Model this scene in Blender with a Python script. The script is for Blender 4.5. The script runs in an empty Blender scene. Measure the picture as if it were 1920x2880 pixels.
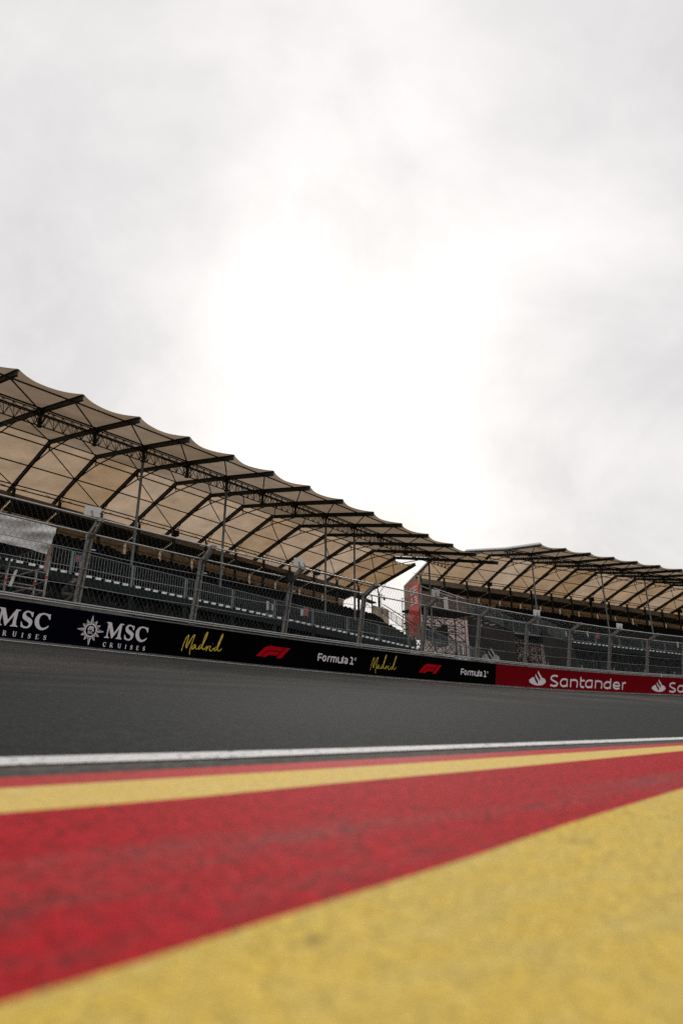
import bpy, bmesh, math, random
from mathutils import Vector
from mathutils.geometry import tessellate_polygon

random.seed(7)
scene = bpy.context.scene
COL = scene.collection

# ------------------------------------------------------------------ camera
PITCH = math.atan(507 / 1600)
cam_d = bpy.data.cameras.new("camera")
cam_d.sensor_fit = 'HORIZONTAL'
cam_d.sensor_width = 24.0
cam_d.lens = 20.0
cam_d.clip_start = 0.02
cam_d.clip_end = 3000
cam_d.dof.use_dof = True
cam_d.dof.focus_distance = 12.0
cam_d.dof.aperture_fstop = 1.6
cam = bpy.data.objects.new("camera", cam_d)
cam.location = (0, 0, 0.35)
cam.rotation_euler = (math.pi / 2 + PITCH, 0, 0)
COL.objects.link(cam)
scene.camera = cam

# ------------------------------------------------------------------ light
SUN_ELEV = math.radians(28.5)
SUN_DIR = Vector((0.03, math.cos(SUN_ELEV), math.sin(SUN_ELEV))).normalized()   # towards the sun
sun_d = bpy.data.lights.new("sun", 'SUN')
sun_d.energy = 1.1
sun_d.angle = math.radians(14)
sun_d.color = (1.0, 0.94, 0.86)
sun = bpy.data.objects.new("sun", sun_d)
sun.rotation_euler = SUN_DIR.to_track_quat('Z', 'Y').to_euler()
COL.objects.link(sun)

world = bpy.data.worlds.new("World")
scene.world = world
world.use_nodes = True
wn, wl = world.node_tree.nodes, world.node_tree.links
wn.clear()


def N(tree, typ, **kw):
    n = tree.nodes.new(typ)
    for k, v in kw.items():
        if k.startswith('i_'):
            key = k[2:]
            n.inputs[int(key) if key.isdigit() else key].default_value = v
        else:
            setattr(n, k, v)
    return n


wt = world.node_tree
out = N(wt, 'ShaderNodeOutputWorld')
add = N(wt, 'ShaderNodeMixShader'); add.inputs[0].default_value = 0.90      # share of the sky hidden by cloud
bg1 = N(wt, 'ShaderNodeBackground'); bg1.inputs[1].default_value = 0.05
bg2 = N(wt, 'ShaderNodeBackground'); bg2.inputs[1].default_value = 1.0
sky = N(wt, 'ShaderNodeTexSky', sky_type='NISHITA', sun_disc=False, sun_elevation=SUN_ELEV,
        sun_rotation=math.atan2(SUN_DIR.x, SUN_DIR.y), air_density=1.0, dust_density=3.0)
wl.new(sky.outputs[0], bg1.inputs[0])
tc = N(wt, 'ShaderNodeTexCoord')
sep = N(wt, 'ShaderNodeSeparateXYZ'); wl.new(tc.outputs['Generated'], sep.inputs[0])


def M(tree, op, a, b=None, c=None, clamp=False):
    n = tree.nodes.new('ShaderNodeMath'); n.operation = op; n.use_clamp = clamp
    for i, v in enumerate((a, b, c)):
        if v is None: continue
        if isinstance(v, (int, float)): n.inputs[i].default_value = v
        else: tree.links.new(v, n.inputs[i])
    return n.outputs[0]


zc = M(wt, 'MAXIMUM', M(wt, 'ABSOLUTE', sep.outputs[2]), 0.0)
den = M(wt, 'ADD', zc, 0.9)                       # cloud layer seen in perspective
cx = M(wt, 'DIVIDE', sep.outputs[0], den); cy = M(wt, 'DIVIDE', sep.outputs[1], den)
comb = N(wt, 'ShaderNodeCombineXYZ'); wl.new(cx, comb.inputs[0]); wl.new(cy, comb.inputs[1]); comb.inputs[2].default_value = 3.7
n1 = N(wt, 'ShaderNodeTexNoise', i_Scale=4.2, i_Detail=8.0, i_Roughness=0.58, i_Distortion=0.3); wl.new(comb.outputs[0], n1.inputs['Vector'])
n2 = N(wt, 'ShaderNodeTexNoise', i_Scale=1.7, i_Detail=3.0, i_Roughness=0.5); wl.new(comb.outputs[0], n2.inputs['Vector'])
cl = M(wt, 'ADD', M(wt, 'MULTIPLY', n1.outputs[0], 0.62), M(wt, 'MULTIPLY', n2.outputs[0], 0.38))
ramp = N(wt, 'ShaderNodeValToRGB')
ramp.color_ramp.elements[0].position = 0.39; ramp.color_ramp.elements[0].color = (0.755, 0.742, 0.745, 1)
ramp.color_ramp.elements[1].position = 0.62; ramp.color_ramp.elements[1].color = (0.99, 0.955, 0.945, 1)
wl.new(cl, ramp.inputs[0])
dotn = N(wt, 'ShaderNodeVectorMath', operation='DOT_PRODUCT'); wl.new(tc.outputs['Generated'], dotn.inputs[0]); dotn.inputs[1].default_value = SUN_DIR
dm = M(wt, 'MAXIMUM', dotn.outputs['Value'], 0.0)
glow = M(wt, 'ADD', M(wt, 'MULTIPLY', M(wt, 'POWER', dm, 9.0), 0.19), M(wt, 'MULTIPLY', M(wt, 'POWER', dm, 36.0), 0.07))
thin = N(wt, 'ShaderNodeMapRange'); thin.inputs[1].default_value = 0.38; thin.inputs[2].default_value = 0.62; thin.inputs[3].default_value = 0.7; thin.inputs[4].default_value = 1.3
wl.new(cl, thin.inputs[0]); glow = M(wt, 'MULTIPLY', glow, thin.outputs[0])       # thinner cloud lets more of the sun through
gcol = N(wt, 'ShaderNodeMix', data_type='RGBA', blend_type='ADD'); gcol.inputs[0].default_value = 1.0
gl = N(wt, 'ShaderNodeCombineColor'); wl.new(glow, gl.inputs[0]); wl.new(M(wt, 'MULTIPLY', glow, 0.97), gl.inputs[1]); wl.new(M(wt, 'MULTIPLY', glow, 0.92), gl.inputs[2])
wl.new(ramp.outputs[0], gcol.inputs[6]); wl.new(gl.outputs[0], gcol.inputs[7])
wl.new(gcol.outputs[2], bg2.inputs[0])
wl.new(bg1.outputs[0], add.inputs[1]); wl.new(bg2.outputs[0], add.inputs[2]); wl.new(add.outputs[0], out.inputs[0])

scene.view_settings.view_transform = 'Standard'
scene.view_settings.look = 'None'
scene.view_settings.exposure = 0.0
scene.view_settings.gamma = 1.0
scene.view_settings.use_curve_mapping = False
scene.cycles.max_bounces = 7
scene.cycles.transparent_max_bounces = 8
scene.cycles.use_denoising = False

# ------------------------------------------------------------------ helpers
class MB:
    """collects vertices and faces, then links them as one mesh object"""
    def __init__(s): s.v = []; s.f = []; s.uv = None
    def vert(s, p): s.v.append(tuple(p)); return len(s.v) - 1
    def quad(s, a, b, c, d):
        i = len(s.v); s.v += [tuple(a), tuple(b), tuple(c), tuple(d)]; s.f.append((i, i + 1, i + 2, i + 3))
    def tri(s, a, b, c):
        i = len(s.v); s.v += [tuple(a), tuple(b), tuple(c)]; s.f.append((i, i + 1, i + 2))
    def grid(s, rows, flip=False):
        i = len(s.v); nr, nc = len(rows), len(rows[0])
        for r in rows: s.v += [tuple(p) for p in r]
        for a in range(nr - 1):
            for b in range(nc - 1):
                q = (i + a * nc + b, i + a * nc + b + 1, i + (a + 1) * nc + b + 1, i + (a + 1) * nc + b)
                s.f.append(q[::-1] if flip else q)
    def hexa(s, lo, hi):
        """box from two matching quads"""
        i = len(s.v); s.v += [tuple(p) for p in lo] + [tuple(p) for p in hi]
        s.f += [(i + 3, i + 2, i + 1, i), (i + 4, i + 5, i + 6, i + 7)]
        for k in range(4):
            j = (k + 1) % 4; s.f.append((i + k, i + j, i + 4 + j, i + 4 + k))
    def bar(s, p, q, w, h, up=(0, 0, 1)):
        """rectangular bar p->q, w across, h along up"""
        p, q = Vector(p), Vector(q); t = (q - p).normalized(); u = Vector(up)
        x = t.cross(u)
        if x.length < 1e-4: x = t.cross(Vector((0, 1, 0)))
        x.normalize(); u = x.cross(t).normalized()
        a, b = x * w / 2, u * h / 2
        s.hexa([p - a - b, p + a - b, p + a + b, p - a + b], [q - a - b, q + a - b, q + a + b, q - a + b])
    def tube(s, pts, r, n=6, caps=True, r2=None):
        pts = [Vector(p) for p in pts]; rings = []
        m = len(pts)
        for k, p in enumerate(pts):
            t = (pts[min(k + 1, m - 1)] - pts[max(k - 1, 0)]).normalized()
            ref = Vector((0, 0, 1)) if abs(t.z) < 0.9 else Vector((1, 0, 0))
            x = t.cross(ref).normalized(); y = x.cross(t)
            rr = r if r2 is None else r + (r2 - r) * k / (m - 1)
            i = len(s.v)
            for j in range(n):
                a = 2 * math.pi * j / n
                s.v.append(tuple(p + x * (rr * math.cos(a)) + y * (rr * math.sin(a))))
            rings.append(i)
        for k in range(m - 1):
            a, b = rings[k], rings[k + 1]
            for j in range(n):
                s.f.append((a + j, a + (j + 1) % n, b + (j + 1) % n, b + j))
        if caps:
            s.f.append(tuple(rings[0] + j for j in range(n))[::-1]); s.f.append(tuple(rings[-1] + j for j in range(n)))
    def box(s, c, sx, sy, sz, ax=(1, 0, 0), ay=(0, 1, 0), az=(0, 0, 1)):
        c, ax, ay, az = Vector(c), Vector(ax) * sx / 2, Vector(ay) * sy / 2, Vector(az) * sz / 2
        s.hexa([c - ax - ay - az, c + ax - ay - az, c + ax + ay - az, c - ax + ay - az],
               [c - ax - ay + az, c + ax - ay + az, c + ax + ay + az, c - ax + ay + az])
    def mesh(s, name, smooth=False):
        me = bpy.data.meshes.new(name); me.from_pydata(s.v, [], s.f); me.update()
        if smooth:
            me.polygons.foreach_set('use_smooth', [True] * len(me.polygons))
        if s.uv:
            l = me.uv_layers.new(name='UVMap')
            for lp in me.loops: l.data[lp.index].uv = s.uv[lp.vertex_index]
        return me
    def build(s, name, mat, parent=None, smooth=False, fix=True):
        me = s.mesh(name, smooth)
        if fix:
            bm = bmesh.new(); bm.from_mesh(me); bmesh.ops.recalc_face_normals(bm, faces=bm.faces); bm.to_mesh(me); bm.free()
        return link(name, me, mat, parent)


def link(name, me, mat, parent=None):
    if mat is not None and len(me.materials) == 0: me.materials.append(mat)
    o = bpy.data.objects.new(name, me)
    COL.objects.link(o)
    if parent is not None: o.parent = parent
    return o


def tag(o, label=None, cat=None, group=None, kind=None):
    if label: o['label'] = label
    if cat: o['category'] = cat
    if group: o['group'] = group
    if kind: o['kind'] = kind
    return o


def thing(name, label, cat, group=None):
    o = bpy.data.objects.new(name, None); o.empty_display_size = 0.3
    COL.objects.link(o)
    return tag(o, label, cat, group)


class Path:
    """plan curve with linear curvature: at(s, d, z), d is measured away from the track"""
    def __init__(self, x0, y0, a0, k, k2, lo=-30.0, hi=100.0):
        self.st = 0.25; self.lo = lo; self.a0, self.k, self.k2 = a0, k, k2
        n = int((hi - lo) / self.st) + 2
        ang = lambda s: a0 + k * s + 0.5 * k2 * s * s
        X, Y = [0.0], [0.0]
        for i in range(n):
            a = ang(lo + (i + 0.5) * self.st)
            X.append(X[-1] + math.cos(a) * self.st); Y.append(Y[-1] + math.sin(a) * self.st)
        f = (0 - lo) / self.st; i = int(f); t = f - i
        ox = X[i] + (X[i + 1] - X[i]) * t; oy = Y[i] + (Y[i + 1] - Y[i]) * t
        self.X = [x - ox + x0 for x in X]; self.Y = [y - oy + y0 for y in Y]
    def ang(self, s): return self.a0 + self.k * s + 0.5 * self.k2 * s * s
    def at(self, s, d=0.0, z=0.0):
        f = (s - self.lo) / self.st; i = max(0, min(len(self.X) - 2, int(f))); t = f - i
        a = self.ang(s)
        return Vector((self.X[i] + (self.X[i + 1] - self.X[i]) * t - math.sin(a) * d,
                       self.Y[i] + (self.Y[i + 1] - self.Y[i]) * t + math.cos(a) * d, z))
    def t(self, s): a = self.ang(s); return Vector((math.cos(a), math.sin(a), 0))
    def n(self, s): a = self.ang(s); return Vector((-math.sin(a), math.cos(a), 0))


# ------------------------------------------------------------------ materials
def mat(name, base, rough=0.6, metal=0.0, var=0.0, scale=3.0, bump=0.0, bscale=40.0, spec=0.5, col2=None, detail=6.0, stretch=None):
    m = bpy.data.materials.new(name); m.use_nodes = True
    t = m.node_tree; b = t.nodes['Principled BSDF']
    b.inputs['Roughness'].default_value = rough; b.inputs['Metallic'].default_value = metal
    b.inputs['Specular IOR Level'].default_value = spec
    b.inputs['Base Color'].default_value = (*base, 1)
    co = N(t, 'ShaderNodeTexCoord'); vec = co.outputs['Object']
    if stretch:
        mp = N(t, 'ShaderNodeMapping'); mp.inputs['Scale'].default_value = stretch[:3]
        if len(stretch) > 3: mp.inputs['Rotation'].default_value = (0, 0, stretch[3])
        t.links.new(vec, mp.inputs[0]); vec = mp.outputs[0]
    if var or col2:
        no = N(t, 'ShaderNodeTexNoise', i_Scale=scale, i_Detail=detail, i_Roughness=0.6); t.links.new(vec, no.inputs['Vector'])
        r = N(t, 'ShaderNodeValToRGB')
        c2 = col2 or tuple(c * (1 + var) for c in base); c1 = base if col2 else tuple(c * (1 - var) for c in base)
        r.color_ramp.elements[0].position = 0.32; r.color_ramp.elements[0].color = (*c1, 1)
        r.color_ramp.elements[1].position = 0.68; r.color_ramp.elements[1].color = (*c2, 1)
        t.links.new(no.outputs[0], r.inputs[0]); t.links.new(r.outputs[0], b.inputs['Base Color'])
    if bump:
        nb = N(t, 'ShaderNodeTexNoise', i_Scale=bscale, i_Detail=4.0); t.links.new(vec, nb.inputs['Vector'])
        bp = N(t, 'ShaderNodeBump'); bp.inputs['Strength'].default_value = bump; bp.inputs['Distance'].default_value = 0.02
        t.links.new(nb.outputs[0], bp.inputs['Height']); t.links.new(bp.outputs[0], b.inputs['Normal'])
    return m


def fabric(name, base, trans, mix=0.5, var=0.12, bump=0.25, tint=0.0):
    m = bpy.data.materials.new(name); m.use_nodes = True
    t = m.node_tree; t.nodes.clear()
    o = N(t, 'ShaderNodeOutputMaterial'); mx = N(t, 'ShaderNodeMixShader'); mx.inputs[0].default_value = mix
    d = N(t, 'ShaderNodeBsdfDiffuse'); tr = N(t, 'ShaderNodeBsdfTranslucent')
    co = N(t, 'ShaderNodeTexCoord')
    n = N(t, 'ShaderNodeTexNoise', i_Scale=0.55, i_Detail=7.0, i_Roughness=0.62); t.links.new(co.outputs['Object'], n.inputs['Vector'])
    for sh, c in ((d, base), (tr, trans)):
        r = N(t, 'ShaderNodeValToRGB')
        r.color_ramp.elements[0].position = 0.3; r.color_ramp.elements[0].color = (*[x * (1 - var) for x in c], 1)
        r.color_ramp.elements[1].position = 0.7; r.color_ramp.elements[1].color = (*[x * (1 + var) for x in c], 1)
        t.links.new(n.outputs[0], r.inputs[0]); last = r.outputs[0]
        if tint:                                         # every sheet has aged a little differently
            oi = N(t, 'ShaderNodeObjectInfo'); hs = N(t, 'ShaderNodeHueSaturation')
            mr = N(t, 'ShaderNodeMapRange'); mr.inputs[3].default_value = 1 - tint; mr.inputs[4].default_value = 1 + tint; t.links.new(oi.outputs['Random'], mr.inputs[0])
            m2 = N(t, 'ShaderNodeMapRange'); m2.inputs[3].default_value = 1 + tint; m2.inputs[4].default_value = 1 - tint; t.links.new(oi.outputs['Random'], m2.inputs[0])
            t.links.new(mr.outputs[0], hs.inputs['Value']); t.links.new(m2.outputs[0], hs.inputs['Saturation']); t.links.new(last, hs.inputs['Color']); last = hs.outputs[0]
        t.links.new(last, sh.inputs[0])
    mp = N(t, 'ShaderNodeMapping'); mp.inputs['Scale'].default_value = (1.0, 1.0, 2.2); t.links.new(co.outputs['Object'], mp.inputs[0])
    n2 = N(t, 'ShaderNodeTexNoise', i_Scale=1.6, i_Detail=6.0, i_Roughness=0.6, i_Distortion=1.6); t.links.new(mp.outputs[0], n2.inputs['Vector'])
    bp = N(t, 'ShaderNodeBump'); bp.inputs['Strength'].default_value = bump; bp.inputs['Distance'].default_value = 0.2
    t.links.new(n2.outputs[0], bp.inputs['Height'])
    for sh in (d, tr): t.links.new(bp.outputs[0], sh.inputs['Normal'])
    t.links.new(d.outputs[0], mx.inputs[1]); t.links.new(tr.outputs[0], mx.inputs[2]); t.links.new(mx.outputs[0], o.inputs[0])
    return m


MT = dict(
    steel=mat('galvanised_steel', (0.27, 0.26, 0.245), 0.45, 0.55, var=0.35, scale=6.0),
    post=mat('weathered_post_steel', (0.215, 0.205, 0.19), 0.6, 0.3, var=0.5, scale=14.0, detail=9.0),
    tube=mat('bright_tube_steel', (0.37, 0.365, 0.36), 0.32, 0.75, var=0.15, scale=5.0),
    wire=mat('fence_wire', (0.075, 0.08, 0.078), 0.5, 0.5),
    rib=mat('dark_painted_steel', (0.022, 0.026, 0.024), 0.6, 0.0, var=0.35, scale=1.6, spec=0.25),
    column=mat('grey_column_steel', (0.13, 0.14, 0.138), 0.5, 0.3, var=0.3, scale=2.5),
    rail=mat('railing_steel', (0.17, 0.195, 0.195), 0.5, 0.45, var=0.2, scale=4.0),
    deck=mat('dark_deck', (0.015, 0.018, 0.018), 0.7, spec=0.1),
    clad=mat('dark_green_cladding', (0.009, 0.015, 0.0145), 0.75, var=0.35, scale=1.2, spec=0.15),
    scaf=mat('dark_scaffold_tube', (0.02, 0.022, 0.022), 0.5, 0.3, spec=0.15),
    backing=mat('mottled_backing_sheet', (0.016, 0.022, 0.022), 0.8, col2=(0.20, 0.225, 0.22), scale=3.4, detail=3.0, spec=0.1),
    seat=mat('black_seat_plastic', (0.0025, 0.003, 0.0036), 0.6, spec=0.06),
    fascia=mat('brown_grey_fascia', (0.25, 0.205, 0.17), 0.8, var=0.25, scale=1.1),
    wall=fabric('brown_corrugated_sheet', (0.32, 0.24, 0.175), (0.40, 0.29, 0.19), 0.4, 0.2, 0.1),
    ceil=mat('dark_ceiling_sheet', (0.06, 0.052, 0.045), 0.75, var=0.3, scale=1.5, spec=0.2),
    clip=mat('white_deck_end', (0.85, 0.84, 0.83), 0.6),
    concrete=mat('barrier_concrete', (0.15, 0.148, 0.14), 0.85, var=0.3, scale=4.0, bump=0.3),
    navy=mat('navy_vinyl', (0.0010, 0.0014, 0.0050), 0.8, spec=0.015),
    black=mat('black_vinyl', (0.0010, 0.0010, 0.0020), 0.8, spec=0.015),
    redv=mat('red_vinyl', (0.165, 0.0008, 0.005), 0.75, spec=0.03, var=0.06, scale=2.0),
    print_w=mat('white_print', (0.70, 0.66, 0.68), 0.6, spec=0.2, var=0.06, scale=8.0),
    print_g=mat('gold_print', (0.62, 0.45, 0.05), 0.6, spec=0.2, var=0.25, scale=14.0),
    print_r=mat('red_print', (0.42, 0.002, 0.010), 0.7, spec=0.04),
    white=mat('white_panel', (0.62, 0.61, 0.60), 0.5, var=0.08, scale=5.0),
    greybox=mat('grey_panel', (0.42, 0.41, 0.40), 0.5, var=0.08, scale=5.0),
    blackbox=mat('black_plastic', (0.008, 0.008, 0.009), 0.5, spec=0.2),
    awn=mat('black_awning', (0.004, 0.004, 0.005), 0.7, spec=0.05),
    timber=mat('brown_timber', (0.26, 0.155, 0.115), 0.7, var=0.25, scale=3.0, stretch=(12, 12, 1)),
    plank=mat('pale_deck_plank', (0.34, 0.32, 0.29), 0.7, var=0.2, scale=3.0),
    redp=mat('red_paint_gloss', (0.45, 0.01, 0.015), 0.4),
    orange=mat('orange_panel', (0.65, 0.16, 0.02), 0.6),
    canopy=fabric('tan_canopy_fabric', (0.29, 0.23, 0.172), (0.40, 0.30, 0.212), 0.5, 0.2, 0.6, tint=0.10),
    canopyb=fabric('warm_tan_canopy_fabric', (0.34, 0.245, 0.165), (0.53, 0.378, 0.245), 0.55, 0.2, 0.6, tint=0.2),
    canvas=fabric('beige_side_canvas', (0.42, 0.36, 0.29), (0.5, 0.42, 0.33), 0.5, 0.1),
    tarp=fabric('white_tarpaulin', (0.66, 0.65, 0.64), (0.3, 0.3, 0.3), 0.12, 0.05, 0.35),
    dmesh=fabric('dark_grey_mesh_sheet', (0.055, 0.048, 0.048), (0.03, 0.027, 0.027), 0.35, 0.25, 0.4),
    flag=fabric('red_banner_fabric', (0.70, 0.19, 0.17), (0.92, 0.27, 0.23), 0.62, 0.1),
    flagw=fabric('white_banner_print', (0.82, 0.80, 0.80), (0.95, 0.90, 0.89), 0.55, 0.03),
    pink=fabric('pale_pink_hoarding', (0.78, 0.62, 0.60), (0.95, 0.76, 0.72), 0.62, 0.06),
    trim=fabric('white_edge_fabric', (0.95, 0.94, 0.93), (0.97, 0.96, 0.95), 0.6, 0.01, 0.02),
    pinkr=fabric('faded_red_print', (0.6, 0.2, 0.18), (0.6, 0.22, 0.2), 0.5, 0.1),
)


def paint(name, base, worn, rough, wear_lo, wear_hi, grain=0.25, gscale=260.0, rot=0.64, bump=0.4, dark=None, spec=0.12, streak=(1.0, 6.0, 1.0), band=None, dust=None, mottle=0.16, mscale=34.0):
    """road paint: grain of the aggregate, long worn streaks along the kerb and small scuffs"""
    m = bpy.data.materials.new(name); m.use_nodes = True
    t = m.node_tree; b = t.nodes['Principled BSDF']; b.inputs['Roughness'].default_value = rough
    b.inputs['Specular IOR Level'].default_value = spec
    co = N(t, 'ShaderNodeTexCoord')
    mp = N(t, 'ShaderNodeMapping'); mp.inputs['Rotation'].default_value = (0, 0, -rot); mp.inputs['Scale'].default_value = (1.2, 7.0, 1.0)
    mp.vector_type = 'POINT'
    t.links.new(co.outputs['Object'], mp.inputs[0])
    # rotate first so the streaks run along the kerb
    rotn = N(t, 'ShaderNodeVectorRotate', rotation_type='Z_AXIS'); rotn.inputs['Angle'].default_value = -rot
    t.links.new(co.outputs['Object'], rotn.inputs['Vector'])
    sc = N(t, 'ShaderNodeVectorMath', operation='MULTIPLY'); sc.inputs[1].default_value = streak; t.links.new(rotn.outputs[0], sc.inputs[0])
    w1 = N(t, 'ShaderNodeTexNoise', i_Scale=1.6, i_Detail=6.0, i_Roughness=0.65); t.links.new(sc.outputs[0], w1.inputs['Vector'])
    w2 = N(t, 'ShaderNodeTexNoise', i_Scale=26.0, i_Detail=5.0, i_Roughness=0.7); t.links.new(co.outputs['Object'], w2.inputs['Vector'])
    w = M(t, 'ADD', M(t, 'MULTIPLY', w1.outputs[0], 0.55), M(t, 'MULTIPLY', w2.outputs[0], 0.45))
    if band:                                             # a strip along the kerb that wheels have scrubbed
        sx = N(t, 'ShaderNodeSeparateXYZ'); t.links.new(rotn.outputs[0], sx.inputs[0])
        bm_ = N(t, 'ShaderNodeMapRange', interpolation_type='SMOOTHSTEP'); bm_.inputs[1].default_value = band[0]; bm_.inputs[2].default_value = band[1]
        bm_.inputs[3].default_value = band[2]; bm_.inputs[4].default_value = band[3]
        t.links.new(M(t, 'ADD', sx.outputs[1], M(t, 'MULTIPLY', M(t, 'SUBTRACT', w1.outputs[0], 0.5), 0.25)), bm_.inputs[0])
        w = M(t, 'ADD', w, bm_.outputs[0])
        if dust:                                         # a paler, dusty track of one wheel
            q = M(t, 'DIVIDE', M(t, 'SUBTRACT', sx.outputs[1], dust[0]), dust[1])
            w = M(t, 'ADD', w, M(t, 'MULTIPLY', M(t, 'POWER', 2.718, M(t, 'MULTIPLY', M(t, 'MULTIPLY', q, q), -1.0)), M(t, 'MULTIPLY', w1.outputs[0], dust[2])))
    r = N(t, 'ShaderNodeValToRGB')
    r.color_ramp.elements[0].position = wear_lo; r.color_ramp.elements[0].color = (*base, 1)
    r.color_ramp.elements[1].position = wear_hi; r.color_ramp.elements[1].color = (*worn, 1)
    t.links.new(w, r.inputs[0])
    g = N(t, 'ShaderNodeTexNoise', i_Scale=gscale, i_Detail=3.0, i_Roughness=0.7); t.links.new(co.outputs['Object'], g.inputs['Vector'])
    gm = N(t, 'ShaderNodeMapRange'); gm.inputs[1].default_value = 0.3; gm.inputs[2].default_value = 0.7
    gm.inputs[3].default_value = 1 - grain; gm.inputs[4].default_value = 1 + grain; t.links.new(g.outputs[0], gm.inputs[0])
    mul = N(t, 'ShaderNodeMix', data_type='RGBA', blend_type='MULTIPLY'); mul.inputs[0].default_value = 1.0
    t.links.new(r.outputs[0], mul.inputs[6]); t.links.new(gm.outputs[0], mul.inputs[7])
    mo = N(t, 'ShaderNodeTexNoise', i_Scale=mscale, i_Detail=2.0, i_Roughness=0.5); t.links.new(co.outputs['Object'], mo.inputs['Vector'])
    mm = N(t, 'ShaderNodeMapRange'); mm.inputs[1].default_value = 0.35; mm.inputs[2].default_value = 0.65
    mm.inputs[3].default_value = 1 - mottle; mm.inputs[4].default_value = 1 + mottle; t.links.new(mo.outputs[0], mm.inputs[0])
    mu2 = N(t, 'ShaderNodeMix', data_type='RGBA', blend_type='MULTIPLY'); mu2.inputs[0].default_value = 1.0
    t.links.new(mul.outputs[2], mu2.inputs[6]); t.links.new(mm.outputs[0], mu2.inputs[7])
    last = mu2.outputs[2]
    if dark:
        s = N(t, 'ShaderNodeTexNoise', i_Scale=dark[1], i_Detail=4.0, i_Roughness=0.6); t.links.new(co.outputs['Object'], s.inputs['Vector'])
        sr = N(t, 'ShaderNodeMapRange'); sr.inputs[1].default_value = dark[2]; sr.inputs[2].default_value = dark[2] + 0.08; t.links.new(s.outputs[0], sr.inputs[0])
        mx = N(t, 'ShaderNodeMix', data_type='RGBA'); mx.inputs[7].default_value = (*dark[0], 1)
        t.links.new(M(t, 'MULTIPLY', sr.outputs[0], dark[3]), mx.inputs[0]); t.links.new(last, mx.inputs[6]); last = mx.outputs[2]
    t.links.new(last, b.inputs['Base Color'])
    bp = N(t, 'ShaderNodeBump'); bp.inputs['Strength'].default_value = bump; bp.inputs['Distance'].default_value = 0.006
    t.links.new(g.outputs[0], bp.inputs['Height']); t.links.new(bp.outputs[0], b.inputs['Normal'])
    return m


P_YEL = paint('yellow_road_paint', (0.63, 0.44, 0.078), (0.57, 0.435, 0.13), 0.8, 0.42, 0.62, 0.55, mottle=0.15, mscale=90.0, dark=((0.20, 0.14, 0.03), 13.0, 0.65, 0.75))
P_YEL2 = paint('pale_yellow_road_paint', (0.70, 0.49, 0.105), (0.64, 0.48, 0.17), 0.75, 0.40, 0.62, 0.2, mottle=0.10, mscale=60.0, dark=((0.25, 0.2, 0.1), 16.0, 0.68, 0.7))
P_RED = paint('worn_red_road_paint', (0.38, 0.006, 0.012), (0.27, 0.050, 0.047), 0.8, 0.55, 0.76, 0.60, mottle=0.30, mscale=70.0, rot=0.70, band=(0.80, 0.90, 0.04, -0.16), dust=(0.77, 0.12, 0.17), dark=((0.10, 0.004, 0.009), 26.0, 0.57, 0.45))
P_RED2 = paint('bright_red_road_paint', (0.48, 0.018, 0.020), (0.38, 0.06, 0.055), 0.7, 0.42, 0.66, 0.35, mottle=0.15, mscale=60.0, dark=((0.18, 0.012, 0.014), 14.0, 0.62, 0.6))
P_WHITE = paint('white_line_paint', (0.74, 0.73, 0.72), (0.60, 0.59, 0.58), 0.75, 0.42, 0.66, 0.25, mottle=0.10, mscale=50.0, dark=((0.05, 0.05, 0.05), 34.0, 0.575, 0.92))
P_STRIP = paint('dusty_asphalt_strip', (0.060, 0.056, 0.051), (0.11, 0.10, 0.09), 0.9, 0.4, 0.65, 0.45, mottle=0.3, mscale=40.0)


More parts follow.
